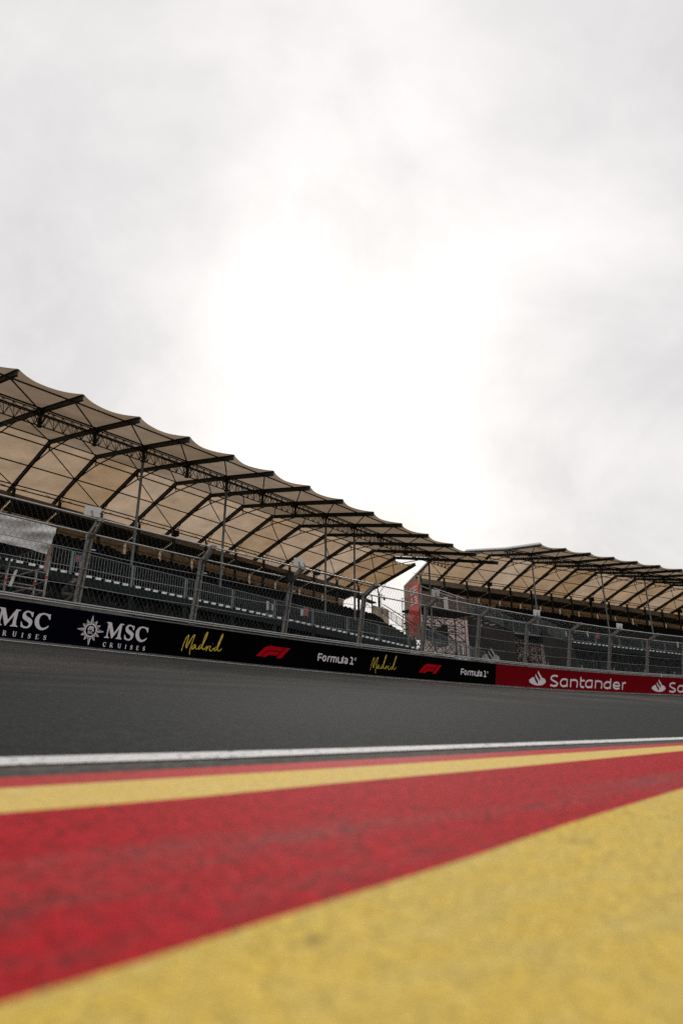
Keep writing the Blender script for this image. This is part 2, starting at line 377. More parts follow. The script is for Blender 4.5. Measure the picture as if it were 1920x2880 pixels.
def asphalt():
    m = bpy.data.materials.new('race_track_asphalt'); m.use_nodes = True
    t = m.node_tree; b = t.nodes['Principled BSDF']; b.inputs['Roughness'].default_value = 0.85; b.inputs['Specular IOR Level'].default_value = 0.14
    uv = N(t, 'ShaderNodeTexCoord'); sx = N(t, 'ShaderNodeSeparateXYZ'); t.links.new(uv.outputs['UV'], sx.inputs[0])
    sc = N(t, 'ShaderNodeVectorMath', operation='MULTIPLY'); sc.inputs[1].default_value = (0.05, 9.0, 1.0); t.links.new(uv.outputs['UV'], sc.inputs[0])
    st = N(t, 'ShaderNodeTexNoise', i_Scale=1.6, i_Detail=6.0, i_Roughness=0.6, i_Distortion=0.2); t.links.new(sc.outputs[0], st.inputs['Vector'])
    s2 = N(t, 'ShaderNodeVectorMath', operation='MULTIPLY'); s2.inputs[1].default_value = (0.10, 1.6, 1.0); t.links.new(uv.outputs['UV'], s2.inputs[0])
    pt = N(t, 'ShaderNodeTexNoise', i_Scale=1.3, i_Detail=4.0, i_Distortion=0.8); t.links.new(s2.outputs[0], pt.inputs['Vector'])
    # base tone ramp across the track: darker on the kerb side, lighter towards the wall
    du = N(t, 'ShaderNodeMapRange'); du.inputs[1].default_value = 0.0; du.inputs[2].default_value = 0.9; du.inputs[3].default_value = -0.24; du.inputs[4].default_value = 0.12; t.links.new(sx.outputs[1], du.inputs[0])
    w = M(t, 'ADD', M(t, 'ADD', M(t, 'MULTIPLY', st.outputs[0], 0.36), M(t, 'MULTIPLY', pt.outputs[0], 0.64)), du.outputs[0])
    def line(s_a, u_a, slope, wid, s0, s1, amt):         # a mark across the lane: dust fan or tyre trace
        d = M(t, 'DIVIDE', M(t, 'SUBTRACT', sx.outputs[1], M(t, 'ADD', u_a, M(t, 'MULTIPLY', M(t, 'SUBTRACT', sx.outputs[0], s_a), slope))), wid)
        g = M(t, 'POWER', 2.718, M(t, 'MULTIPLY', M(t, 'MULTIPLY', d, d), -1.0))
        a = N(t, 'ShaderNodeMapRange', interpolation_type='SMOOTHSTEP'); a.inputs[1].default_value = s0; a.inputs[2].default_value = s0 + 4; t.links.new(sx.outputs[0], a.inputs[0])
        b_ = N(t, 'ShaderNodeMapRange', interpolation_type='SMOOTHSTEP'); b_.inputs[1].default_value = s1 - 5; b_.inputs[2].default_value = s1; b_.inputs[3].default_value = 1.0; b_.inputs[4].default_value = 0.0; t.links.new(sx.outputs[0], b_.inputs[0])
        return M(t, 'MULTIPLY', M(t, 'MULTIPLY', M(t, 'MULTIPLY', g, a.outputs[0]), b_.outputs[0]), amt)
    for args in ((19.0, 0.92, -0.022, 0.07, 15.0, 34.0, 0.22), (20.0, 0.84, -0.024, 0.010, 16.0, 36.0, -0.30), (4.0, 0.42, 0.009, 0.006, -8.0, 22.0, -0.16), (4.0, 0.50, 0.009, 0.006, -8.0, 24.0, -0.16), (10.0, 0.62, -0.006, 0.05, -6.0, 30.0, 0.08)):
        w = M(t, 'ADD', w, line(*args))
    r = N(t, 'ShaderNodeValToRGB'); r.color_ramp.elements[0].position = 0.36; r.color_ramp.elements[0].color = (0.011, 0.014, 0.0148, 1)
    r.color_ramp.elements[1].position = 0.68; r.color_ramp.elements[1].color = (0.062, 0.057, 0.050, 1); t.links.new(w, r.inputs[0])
    last = r.outputs[0]
    for scale, lo, hi in ((150.0, 0.3, 1.7), (60.0, 0.25, 1.75), (18.0, 0.55, 1.45)):
        g = N(t, 'ShaderNodeTexNoise', i_Scale=scale, i_Detail=2.0, i_Roughness=0.6); t.links.new(uv.outputs['Object'], g.inputs['Vector'])
        mr = N(t, 'ShaderNodeMapRange'); mr.inputs[1].default_value = 0.36; mr.inputs[2].default_value = 0.64; mr.inputs[3].default_value = lo; mr.inputs[4].default_value = hi; t.links.new(g.outputs[0], mr.inputs[0])
        mu = N(t, 'ShaderNodeMix', data_type='RGBA', blend_type='MULTIPLY'); mu.inputs[0].default_value = 1.0; t.links.new(last, mu.inputs[6]); t.links.new(mr.outputs[0], mu.inputs[7]); last = mu.outputs[2]
    t.links.new(last, b.inputs['Base Color'])
    gb = N(t, 'ShaderNodeTexNoise', i_Scale=120.0, i_Detail=3.0); t.links.new(uv.outputs['Object'], gb.inputs['Vector'])
    bp_ = N(t, 'ShaderNodeBump'); bp_.inputs['Strength'].default_value = 0.8; bp_.inputs['Distance'].default_value = 0.008; t.links.new(gb.outputs[0], bp_.inputs['Height']); t.links.new(bp_.outputs[0], b.inputs['Normal'])
    return m


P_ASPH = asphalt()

# ------------------------------------------------------------------ ground, track and painted strips
BAR = Path(-9.6915, 15.5862, 0.7381, -0.0024, -0.0002)
LEAN = 0.15
def bar_z(s): return 1.7626 - 0.06038 * s + 0.0005032 * s * s
def bp(s, u, out=0.0, lean=LEAN):
    """point on the track face of the barrier: arc s, height u up the leaning face, out metres proud of it"""
    p = BAR.at(s); n = BAR.n(s)
    p = p - n * (u * math.sin(lean) + out * math.cos(lean))
    p.z = bar_z(s) + u * math.cos(lean) - out * math.sin(lean)
    return p

KX, KY, KA = 0.0, 2.25, 0.64        # track edge: a point on it and its heading
edge_t = [-14.0]; edge_p = [(KX - 14 * math.cos(KA), KY - 14 * math.sin(KA))]; edge_a = [KA]
while edge_t[-1] < 66:
    a = KA - max(0.0, edge_t[-1] - 6) * 0.0105; a = max(a, 0.02)
    x, y = edge_p[-1]; edge_p.append((x + 0.25 * math.cos(a), y + 0.25 * math.sin(a))); edge_t.append(edge_t[-1] + 0.25); edge_a.append(a)
def edge(t, w):
    f = (t + 14) / 0.25; i = max(0, min(len(edge_p) - 2, int(f))); k = f - i
    a = edge_a[i + 1]
    return (edge_p[i][0] + (edge_p[i + 1][0] - edge_p[i][0]) * k - math.sin(a) * w,
            edge_p[i][1] + (edge_p[i + 1][1] - edge_p[i][1]) * k + math.cos(a) * w)
def plane_z(x, y): return 0.15 - 0.036 * x
def lerp_tab(tab, t):
    if t <= tab[0][0]: return tab[0][1]
    for (a, b), (c, d) in zip(tab, tab[1:]):
        if t <= c: return b + (d - b) * (t - a) / (c - a)
    return tab[-1][1]
EDGES = [
    [(-1.2, 0.04), (-0.6, 0.015), (0, 0.0), (1, 0.0), (2.7, 0.02)],
    [(-1.2, -0.127), (-0.56, -0.151), (-0.1, -0.144), (0.83, -0.123), (2.47, -0.095), (6, -0.09)],
    [(-2.5, -0.32), (-1.13, -0.308), (-0.214, -0.288), (2.2, -0.211), (5, -0.20)],
    [(-2.5, -0.47), (-1.154, -0.45), (-0.32, -0.43), (1.97, -0.314), (5, -0.29)],
    [(-2.5, -0.74), (-1.18, -0.69), (-0.9, -0.688), (-0.48, -0.645), (0.11, -0.606), (1.6, -0.48), (5, -0.42)],
    [(-3.0, -1.45), (-1.255, -1.32), (-1.08, -1.287), (-0.749, -1.236), (-0.415, -1.17), (0.273, -1.056), (1.6, -0.86), (4.5, -0.62)],
    [(0, -9.0)],
]
ts = [-13 + 1.0 * i for i in range(9)] + [-4 + 0.15 * i for i in range(60)] + [5 + 1.0 * i for i in range(60)]
names = [('white_line', P_WHITE), ('asphalt_strip', P_STRIP), ('red_kerb_stripe', P_RED2), ('yellow_kerb_stripe', P_YEL2), ('red_run_off_stripe', P_RED), ('yellow_run_off', P_YEL)]
for k, (nm, m) in enumerate(names):
    mb = MB(); rows = []
    nw = 6 if k >= 4 else 3
    for t in ts:
        w0, w1 = lerp_tab(EDGES[k], t), lerp_tab(EDGES[k + 1], t)
        row = []
        for j in range(nw):
            w = w0 + (w1 - w0) * j / (nw - 1)
            x, y = edge(t, w); row.append((x, y, plane_z(x, y) + (0.004 if k == 0 else 0.0)))
        rows.append(row)
    mb.grid(rows)
    tag(mb.build(nm, m, smooth=True), kind='structure')

def nearest_edge_t(p):
    best = min(range(len(edge_p)), key=lambda i: (edge_p[i][0] - p.x) ** 2 + (edge_p[i][1] - p.y) ** 2)
    return edge_t[best]
def track_z(zw, zb, u): return zw + (zb - zw) * (0.30 * u + 0.70 * u * u)
mb = MB(); rows = []
foot_rows = []
for i in range(160):
    s = -13.5 + i * 0.5
    B = BAR.at(s, 0.05); t = nearest_edge_t(B); ex, ey = edge(t, -0.06); zw = plane_z(ex, ey) - 0.002; zb = bar_z(s)
    row = []
    for j in range(25):
        u = j / 24
        row.append((ex + (B.x - ex) * u, ey + (B.y - ey) * u, track_z(zw, zb, u)))
    rows.append(row)
    w = math.hypot(B.x - ex, B.y - ey)
    u0, u1 = 1 - 0.26 / w, 1 - 0.10 / w
    foot_rows.append([(ex + (B.x - ex) * u, ey + (B.y - ey) * u, track_z(zw, zb, u) + 0.006) for u in (u0, u1)])
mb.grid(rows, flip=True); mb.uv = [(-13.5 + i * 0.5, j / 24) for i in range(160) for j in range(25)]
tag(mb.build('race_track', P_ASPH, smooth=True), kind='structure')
mb = MB(); mb.grid(foot_rows, flip=True)
tag(mb.build('white_edge_line', MT['clip']), kind='structure')

# embankment behind the barrier and the wide land around
mb = MB(); rows = []
for i in range(54):
    s = -13.5 + i * 1.5
    k = max(0.0, min(1.0, 1 - (s - 4) / 7))
    rows.append([BAR.at(s, d, bar_z(s) + z) for d, z in ((0.30, 0.55), (1.2, 0.85), (2.4, 1.0 + .45 * k), (3.5, 1.15 + .65 * k), (5, 1.3 + .5 * k), (7, 1.5 + .3 * k), (14, 1.6), (30, 1.5), (60, 0.5), (110, -4.0))])
mb.grid(rows)
MT['bank'] = mat('dark_gravel_bank', (0.05, 0.05, 0.045), 0.9, var=0.5, scale=3.0, bump=0.5)
tag(mb.build('embankment', MT['bank'], smooth=True), kind='structure')
mb = MB(); rows = []
for i in range(25):
    r = []
    for j in range(25):
        x = (i - 12) / 12; y = (j - 12) / 12
        r.append((1500 * x * abs(x), 1500 * y * abs(y), -3.2 + 0.4 * math.sin(i * 1.3) * math.cos(j * 1.7)))
    rows.append(r)
mb.grid(rows)
MT['land'] = mat('rough_grassland', (0.05, 0.065, 0.03), 0.9, var=0.4, scale=0.2)
tag(mb.build('ground', MT['land'], smooth=True), kind='structure')

# ------------------------------------------------------------------ barrier wall and banners
def loft(mb, sl, sec, caps=True):
    """sweep a closed section sec(s) -> list of points"""
    prev = None; first = None
    for s in sl:
        pts = sec(s); i = len(mb.v); mb.v += [tuple(p) for p in pts]; n = len(pts)
        if prev is not None:
            for j in range(n): mb.f.append((prev + j, prev + (j + 1) % n, i + (j + 1) % n, i + j))
        else: first = i
        prev = i
    if caps:
        mb.f.append(tuple(first + j for j in range(n))); mb.f.append(tuple(prev + j for j in range(n))[::-1])
def frange(a, b, st):
    n = max(1, int(round((b - a) / st))); return [a + (b - a) * i / n for i in range(n + 1)]

wall = thing('safety_barrier', 'long leaning concrete wall along the track that carries the sponsor banners', 'barrier')
for k in range(20):                                      # cast in 4 m blocks with open joints
    a = -13.4 + 4 * k; b = a + 3.985
    mb = MB(); loft(mb, frange(a, b, 1.0), lambda s: [bp(s, -0.25), bp(s, 1.095), bp(s, 1.11, -0.02), bp(s, 1.11, -0.30), bp(s, 1.09, -0.33), bp(s, -0.25, -0.42)])
    mb.build('concrete_block', MT['concrete'], wall)
mb = MB(); loft(mb, frange(-13.4, 66.5, 0.5), lambda s: [bp(s, 1.112, -0.03), bp(s, 1.125, -0.03), bp(s, 1.125, -0.16), bp(s, 1.112, -0.16)])
mb.build('steel_capping', MT['steel'], wall)

BAN = 0.022
def banner(a, b, m, name_label):
    o = thing('advertising_banner', name_label, 'banner')
    n = max(1, round((b - a) / 3.8)); w = (b - a) / n
    for k in range(n):
        mb = MB(); loft(mb, frange(a + k * w + 0.002, a + (k + 1) * w - 0.002, 0.5), lambda s: [bp(s, 0.055, 0.006), bp(s, 0.055, BAN), bp(s, 1.085, BAN), bp(s, 1.085, 0.006)])
        mb.build('banner_panel', m, o)
    return o
ban_navy = banner(-13.4, 4.33, MT['navy'], 'navy banner with white star emblem and large white serif lettering')
ban_black = banner(4.332, 22.71, MT['black'], 'black banner with gold script, red emblems and white block lettering')
ban_red = banner(22.712, 66.5, MT['redv'], 'dark red banner with white flame emblem and rounded white lettering')

DEC = {"M":[[[0.009,0.846],[0.147,0.849],[0.166,0.83],[0.272,0.533],[0.433,0.848],[0.55,0.851],[0.553,0.834],[0.51,0.814],[0.493,0.788],[0.483,0.517],[0.496,0.425],[0.54,0.4],[0.538,0.377],[0.351,0.375],[0.354,0.394],[0.387,0.412],[0.399,0.449],[0.409,0.685],[0.238,0.371],[0.216,0.375],[0.109,0.682],[0.093,0.471],[0.109,0.409],[0.152,0.39],[0.149,0.373],[0.0,0.369],[-0.001,0.388],[0.043,0.407],[0.06,0.441],[0.064,0.781],[0.041,0.813],[0.015,0.827]],[[0.883,0.841],[0.888,0.781],[0.883,0.697],[0.858,0.7],[0.826,0.773],[0.776,0.809],[0.732,0.812],[0.697,0.787],[0.689,0.744],[0.713,0.711],[0.768,0.68],[0.828,0.654],[0.868,0.623],[0.892,0.578],[0.895,0.507],[0.876,0.451],[0.831,0.392],[0.767,0.367],[0.698,0.371],[0.62,0.398],[0.599,0.531],[0.623,0.534],[0.651,0.466],[0.702,0.419],[0.753,0.413],[0.798,0.436],[0.817,0.486],[0.801,0.526],[0.752,0.556],[0.671,0.599],[0.633,0.636],[0.615,0.687],[0.615,0.741],[0.631,0.79],[0.684,0.841],[0.749,0.857],[0.815,0.838],[0.861,0.828]],[[1.343,0.839],[1.35,0.684],[1.324,0.684],[1.285,0.759],[1.229,0.8],[1.167,0.811],[1.108,0.785],[1.069,0.72],[1.058,0.634],[1.078,0.54],[1.119,0.467],[1.176,0.431],[1.237,0.444],[1.288,0.48],[1.327,0.515],[1.347,0.511],[1.324,0.46],[1.269,0.406],[1.199,0.37],[1.123,0.371],[1.04,0.41],[0.98,0.481],[0.951,0.573],[0.955,0.682],[0.996,0.771],[1.056,0.827],[1.141,0.852],[1.225,0.848],[1.299,0.827],[1.33,0.84]]],"madrid":[[[0.0,0.233],[0.017,0.347],[0.05,0.505],[0.102,0.665],[0.166,0.766],[0.184,0.734],[0.166,0.601],[0.137,0.455],[0.14,0.395],[0.165,0.362],[0.211,0.486],[0.299,0.687],[0.381,0.799],[0.393,0.77],[0.353,0.597],[0.315,0.425],[0.298,0.281],[0.296,0.197],[0.323,0.146]],[[0.477,0.46],[0.432,0.486],[0.392,0.445],[0.355,0.382],[0.363,0.335],[0.418,0.364],[0.473,0.442],[0.481,0.461],[0.474,0.394],[0.508,0.349],[0.561,0.355],[0.621,0.445]],[[0.694,0.501],[0.654,0.497],[0.612,0.42],[0.615,0.36],[0.66,0.377],[0.709,0.454],[0.735,0.591],[0.776,0.766],[0.823,0.906],[0.859,0.94],[0.86,0.891],[0.812,0.709],[0.752,0.568],[0.722,0.456],[0.732,0.396],[0.785,0.365],[0.842,0.395],[0.898,0.474],[0.911,0.439],[0.892,0.339],[0.927,0.428],[0.999,0.497],[1.032,0.506]],[[1.056,0.49],[1.017,0.425],[1.018,0.376],[1.058,0.344],[1.105,0.36],[1.174,0.453]],[[1.089,0.599],[1.101,0.593]],[[1.28,0.501],[1.24,0.484],[1.194,0.418],[1.195,0.363],[1.243,0.374],[1.294,0.453],[1.32,0.604],[1.378,0.784],[1.417,0.9],[1.451,0.941],[1.449,0.879],[1.399,0.736],[1.347,0.569],[1.313,0.467],[1.316,0.406],[1.364,0.367],[1.425,0.392],[1.484,0.472]]],"f1":[[[0.0,0.339],[0.329,0.669],[0.392,0.716],[0.486,0.742],[0.625,0.756],[1.222,0.749],[1.076,0.6],[0.536,0.595],[0.481,0.586],[0.429,0.559],[0.219,0.34]],[[0.255,0.345],[0.434,0.525],[0.486,0.553],[0.568,0.564],[1.044,0.57],[0.913,0.431],[0.56,0.427],[0.506,0.413],[0.433,0.336]],[[1.265,0.753],[1.493,0.754],[1.112,0.347],[0.887,0.341]]],"formula":[[[0.032,0.414],[0.044,0.697]],[[0.047,0.674],[0.22,0.672]],[[0.046,0.541],[0.21,0.541]],[[0.333,0.622],[0.277,0.589],[0.262,0.52],[0.281,0.456],[0.333,0.432],[0.386,0.45],[0.42,0.516],[0.404,0.6],[0.333,0.622]],[[0.511,0.411],[0.526,0.553],[0.551,0.601],[0.629,0.616]],[[0.677,0.41],[0.695,0.639]],[[0.699,0.608],[0.858,0.613],[0.934,0.605],[0.955,0.561],[0.949,0.41]],[[0.818,0.407],[0.826,0.6]],[[1.053,0.638],[1.048,0.483],[1.073,0.43],[1.146,0.422],[1.213,0.424]],[[1.24,0.642],[1.23,0.411]],[[1.308,0.691],[1.292,0.404]],[[1.373,0.607],[1.469,0.61],[1.519,0.593],[1.532,0.536],[1.522,0.408]],[[1.519,0.433],[1.413,0.432],[1.393,0.474],[1.48,0.549]],[[1.686,0.665],[1.763,0.671],[1.791,0.637],[1.772,0.438]],[[1.666,0.423],[1.862,0.419]]],"santander":[[[2.511,0.728],[2.248,0.754],[2.0,0.696],[1.929,0.577],[2.067,0.487],[2.38,0.403],[2.493,0.323],[2.383,0.225],[2.135,0.2],[1.857,0.235]],[[3.321,0.591],[3.004,0.601],[2.804,0.499],[2.756,0.333],[2.915,0.222],[3.136,0.23],[3.312,0.276]],[[3.352,0.616],[3.326,0.191]],[[3.684,0.639],[3.644,0.186]],[[3.704,0.568],[4.057,0.599],[4.232,0.538],[4.271,0.44],[4.221,0.191]],[[4.594,0.794],[4.557,0.371],[4.609,0.26],[4.772,0.226],[4.87,0.238]],[[4.595,0.593],[4.954,0.595]],[[5.625,0.622],[5.295,0.621],[5.078,0.511],[5.033,0.348],[5.197,0.245],[5.427,0.249],[5.605,0.295]],[[5.645,0.647],[5.591,0.197]],[[5.977,0.66],[5.922,0.2]],[[6.004,0.596],[6.324,0.624],[6.525,0.566],[6.557,0.443],[6.488,0.202]],[[7.335,0.583],[7.03,0.601],[6.806,0.485],[6.778,0.335],[6.925,0.249],[7.161,0.248],[7.317,0.294]],[[7.419,0.808],[7.343,0.212]],[[7.672,0.414],[8.233,0.416],[8.194,0.558],[7.983,0.61],[7.756,0.56],[7.659,0.418],[7.725,0.29],[7.956,0.239],[8.251,0.281]],[[8.581,0.639],[8.524,0.205]],[[8.593,0.546],[8.705,0.601],[8.899,0.624]]],"flame":[[[0.422,0.593],[0.429,0.534],[0.482,0.461],[0.663,0.259],[0.698,0.235],[0.748,0.306],[0.759,0.373],[0.73,0.424],[0.548,0.596],[0.516,0.684],[0.529,0.722],[0.579,0.76],[0.594,0.719],[0.645,0.644],[0.839,0.471],[0.884,0.413],[0.93,0.473],[0.947,0.526],[0.916,0.592],[0.746,0.78],[0.714,0.861],[0.736,0.914],[0.77,0.945],[0.788,0.908],[0.833,0.857],[0.993,0.698],[1.042,0.633],[1.055,0.603],[1.201,0.57],[1.365,0.5],[1.427,0.404],[1.356,0.306],[1.136,0.211],[0.897,0.176],[0.707,0.169],[0.47,0.181],[0.236,0.234],[0.073,0.296],[0.0,0.368],[0.032,0.449],[0.177,0.527],[0.297,0.571]]]}

class Print:
    """flat print on the banner face; every stroke lies a hair above the last so that no faces coincide"""
    def __init__(s): s.mb = MB(); s.k = 0
    def up(s): s.k += 1; return BAN + 0.004 + 0.00035 * s.k
    def poly(s, pts, mp=None):
        o = s.up(); P = [bp(x, y, o) for x, y in pts] if mp is None else [mp(x, y, o - BAN) for x, y in pts]
        i = len(s.mb.v); s.mb.v += [tuple(p) for p in P]
        for t in tessellate_polygon([[Vector((x, y, 0)) for x, y in pts]]): s.mb.f.append(tuple(i + j for j in t))
    def line(s, pts, w, taper=False, smooth=0, mp=None):
        P = [Vector(p) for p in pts]
        if smooth and len(P) > 2:
            Q = []
            for i in range(len(P) - 1):
                a, b, c, d = P[max(i - 1, 0)], P[i], P[i + 1], P[min(i + 2, len(P) - 1)]
                for j in range(smooth):
                    t = j / smooth
                    Q.append(0.5 * ((2 * b) + (c - a) * t + (2 * a - 5 * b + 4 * c - d) * t * t + (3 * b - a - 3 * c + d) * t ** 3))
            Q.append(P[-1]); P = Q
        n = len(P); L = []; R = []
        for i, p in enumerate(P):
            d0 = (p - P[i - 1]).normalized() if i else None
            d1 = (P[i + 1] - p).normalized() if i < n - 1 else None
            d = (d0 + d1) if (d0 is not None and d1 is not None) else (d0 or d1)
            if d.length < 1e-5: d = d1
            d = d.normalized(); nn = Vector((-d.y, d.x))
            k = 1.0
            if d0 is not None and d1 is not None: k = 1 / max(0.55, abs(nn.dot(Vector((-d1.y, d1.x)))))
            ww = w / 2 * k
            if taper: ww *= 0.65 + 0.45 * math.sin(math.pi * min(1, max(0, i / (n - 1)))) + 0.15 * math.sin(i * 1.1)
            L.append(p + nn * ww); R.append(p - nn * ww)
        base = s.up(); i0 = len(s.mb.v)
        for i in range(n):
            o = base + 0.00004 * i
            for q in (L[i], R[i]): s.mb.v.append(tuple(bp(q.x, q.y, o) if mp is None else mp(q.x, q.y, o - BAN)))
        s.k += n * 0.00004 / 0.00035
        for i in range(n - 1):
            a = i0 + 2 * i; s.mb.f.append((a, a + 1, a + 3, a + 2))
    def ring(s, c, r0, r1, n=40, mp=None, sx=1.0):
        o = s.up(); i0 = len(s.mb.v)
        for i in range(n):
            a = 2 * math.pi * i / n
            for r in (r0, r1):
                x, y = c[0] + sx * r * math.cos(a), c[1] + r * math.sin(a)
                s.mb.v.append(tuple(bp(x, y, o) if mp is None else mp(x, y, o - BAN)))
        for i in range(n):
            a = i0 + 2 * i; b = i0 + 2 * ((i + 1) % n); s.mb.f.append((a, a + 1, b + 1, b))
    def build(s, name, m, parent): return s.mb.build(name, m, parent, fix=False)

def sh(pts, ds, dv=0.0, k=1.0): return [(x * k + ds, y * k + dv) for x, y in pts]
# navy banner: lettering twice, the star left of each
Mg, Sg, Cg = DEC['M']
def norm(p):
    xs = [q[0] for q in p]; ys = [q[1] for q in p]; return [((x - min(xs)) / (max(xs) - min(xs)), (y - min(ys)) / (max(ys) - min(ys))) for x, y in p]
Sn, Cn = norm(Sg), norm(Cg)
SMALL = [('C', 0.048, 0.172, 0.09, 0.14), ('R', 0.262, 0.174, 0.098, 0.142), ('U', 0.507, 0.178, 0.096, 0.141), ('I', 0.71, 0.173, 0.041, 0.132),
         ('S', 0.89, 0.173, 0.070, 0.137), ('E', 1.095, 0.175, 0.083, 0.135), ('S', 1.296, 0.176, 0.072, 0.135)]
GL = {'R': [([(.2, 0), (.2, 1)], .24), ([(.2, .94), (.6, .94), (.8, .74), (.6, .52), (.2, .5)], .13), ([(.45, .52), (.92, .02)], .22), ([(0, .03), (.42, .03)], .08), ([(0, .96), (.3, .96)], .08)],
      'U': [([(.2, 1), (.2, .32), (.34, .08), (.58, .05), (.78, .18), (.84, .4), (.84, 1)], .15), ([(.2, 1), (.2, .3)], .24), ([(0, .96), (.4, .96)], .08), ([(.66, .96), (1, .96)], .08)],
      'I': [([(.5, 0), (.5, 1)], .5), ([(0, .04), (1, .04)], .09), ([(0, .96), (1, .96)], .09)],
      'E': [([(.22, 0), (.22, 1)], .26), ([(0, .05), (.95, .05)], .10), ([(0, .95), (.9, .95)], .10), ([(.25, .52), (.68, .52)], .09), ([(.9, .05), (.95, .3)], .08), ([(.86, .95), (.9, .75)], .08)]}
def navy_set(s0):
    for g in (Mg, Sg, Cg):
        pr = Print(); pr.poly(sh(g, s0)); pr.build('serif_letter', MT['print_w'], ban_navy)
    for ch, cx, cy, w, h in SMALL:
        pr = Print(); x0, y0 = s0 + cx - w / 2, cy - h / 2
        if ch in 'SC': pr.poly([(x0 + x * w, y0 + y * h) for x, y in (Sn if ch == 'S' else Cn)])
        else:
            for pts, lw in GL[ch]: pr.line([(x0 + x * w, y0 + y * h) for x, y in pts], lw * 0.1 if ch != 'I' else lw * 0.05)
        pr.build('small_letter', MT['print_w'], ban_navy)
    pr = Print(); c = (s0 - 0.428, 0.537); kx = 0.90
    pr.ring(c, 0.165, 0.208, sx=kx)
    for i in range(12):
        a = math.radians(90 - 30 * i); r = (0.432 if i % 3 == 0 else 0.335)
        q = lambda rr, aa: (c[0] + kx * rr * math.cos(aa), c[1] + rr * math.sin(aa))
        l, m_, rt, tip = q(0.222, a + 0.23), q(0.222, a), q(0.222, a - 0.23), q(r, a)
        pr.line([l, tip], 0.012); pr.line([tip, rt], 0.012)
        pr.poly([q(0.222, a + 0.05), q(r * 0.93, a), q(0.222, a - 0.15)] if i % 2 else [q(0.222, a + 0.15), q(r * 0.93, a), q(0.222, a - 0.05)])
    L = lambda pts: [(c[0] + x * 0.155 * kx, c[1] + y * 0.155) for x, y in pts]
    for pts in ([(-.62, .05), (-.42, .62), (-.42, .05)], [(-.40, .45), (-.22, .68), (-.02, .6), (-.02, .05)], [(0, .45), (.18, .68), (.38, .6), (.38, .05), (.62, .05)]): pr.line(L(pts), 0.036)
    pr.poly([(c[0] + (-.62 + x * .55) * .155 * kx, c[1] + (-.72 + y * .62) * .155) for x, y in Sn])
    pr.poly([(c[0] + (.02 + x * .6) * .155 * kx, c[1] + (-.72 + y * .62) * .155) for x, y in Cn])
    pr.build('star_emblem', MT['print_w'], ban_navy)
for s0 in (3.232, 3.232 - 2.952, 3.232 - 5.904): navy_set(s0)
# black banner: two repeats of script, emblem, lettering
for ds in (0.0, 8.562, -8.562):
    if ds < 0: continue
    pr = Print()
    for l in DEC['madrid']: pr.line(sh(l, 5.817 + ds), 0.034 if ds == 0 else 0.026, taper=len(l) > 2, smooth=4)
    pr.build('script_lettering', MT['print_g'], ban_black)
    pr = Print()
    for l in DEC['f1']: pr.poly(sh(l, 8.72 + ds))
    pr.build('red_emblem', MT['print_r'], ban_black)
    pr = Print()
    for l in DEC['formula']: pr.line(sh(l, 11.548 + ds), 0.056)
    rc = (11.548 + ds + 1.956, 0.625)
    pr.ring(rc, 0.048, 0.062, n=20, sx=0.9); pr.line([(rc[0] - .018, rc[1] - .03), (rc[0] - .018, rc[1] + .03), (rc[0] + .015, rc[1] + .018), (rc[0] - .012, rc[1]), (rc[0] + .02, rc[1] - .03)], 0.012)
    pr.build('block_lettering', MT['print_w'], ban_black)
# red banner: flame emblem and lettering
for ds in (0.0, 11.46, 22.92):
    pr = Print(); pr.poly(sh(DEC['flame'][0], 25.38 + ds)); pr.build('flame_emblem', MT['print_w'], ban_red)
    pr = Print()
    for l in DEC['santander']: pr.line(sh(l, 25.328 + ds), 0.105, smooth=2 if len(l) > 3 else 0)
    pr.build('rounded_lettering', MT['print_w'], ban_red)

# ------------------------------------------------------------------ catch fence on top of the barrier
PL = 0.17                                                # lean of the posts
def fp(s, u, out=0.0):
    b = bp(s, 1.12, -0.10); n = BAR.n(s); v = u - 1.12
    p = b - n * (v * math.sin(PL + 0.03) + out); p.z = b.z + v * math.cos(PL + 0.03)
    return p
POST0, PSP = 2.293, 3.8076
UT = 3.36                                               # straight part ends here
ARM = (0.70, 0.30)                                       # arm: towards the track, up
def arm(s, k):
    p = fp(s, UT, ARM[0] * k); p.z += ARM[1] * k; return p
fence = thing('catch_fence', 'tall steel debris fence with cranked posts and wire mesh on top of the barrier', 'fence')
posts = [POST0 + PSP * i for i in range(-4, 17)]
def post_mesh(s):
    mb = MB(); t = BAR.t(s); n = BAR.n(s)
    a, b = fp(s, 1.13), fp(s, UT)
    up = (b - a).normalized()
    for k in (-1, 1):                                    # two channels with a gap between them
        off = t * (0.062 * k)
        mb.bar(a + off, b + off, 0.062, 0.11, up=n)
    mb.bar(a + n * 0.03, b + n * 0.03 + up * 0.0, 0.062, 0.02, up=n)
    return mb
for i, s in enumerate(posts):
    p = post_mesh(s).build('post', MT['post'], fence)
    mb = MB(); t = BAR.t(s)
    a, b = arm(s, -0.02), arm(s, 1.0)
    for k in (-1, 1):
        off = t * (0.062 * k); mb.bar(a + off + Vector((0, 0, -0.08)), b + off, 0.03, 0.15)
    mb.box(b, 0.20, 0.12, 0.12, t, BAR.n(s))
    mb.build('arm', MT['post'], p)
    mb = MB()
    for u in (1.75, 2.9): mb.bar(fp(s, u) + t * 0.10, fp(s, u) + t * 0.24, 0.035, 0.035)
    mb.build('clamp', MT['tube'], p)
    mb = MB(); mb.box(fp(s, 1.125), 0.26, 0.22, 0.02, t, BAR.n(s)); mb.build('base_plate', MT['steel'], p)
fs = frange(posts[0], posts[-1], 0.55)
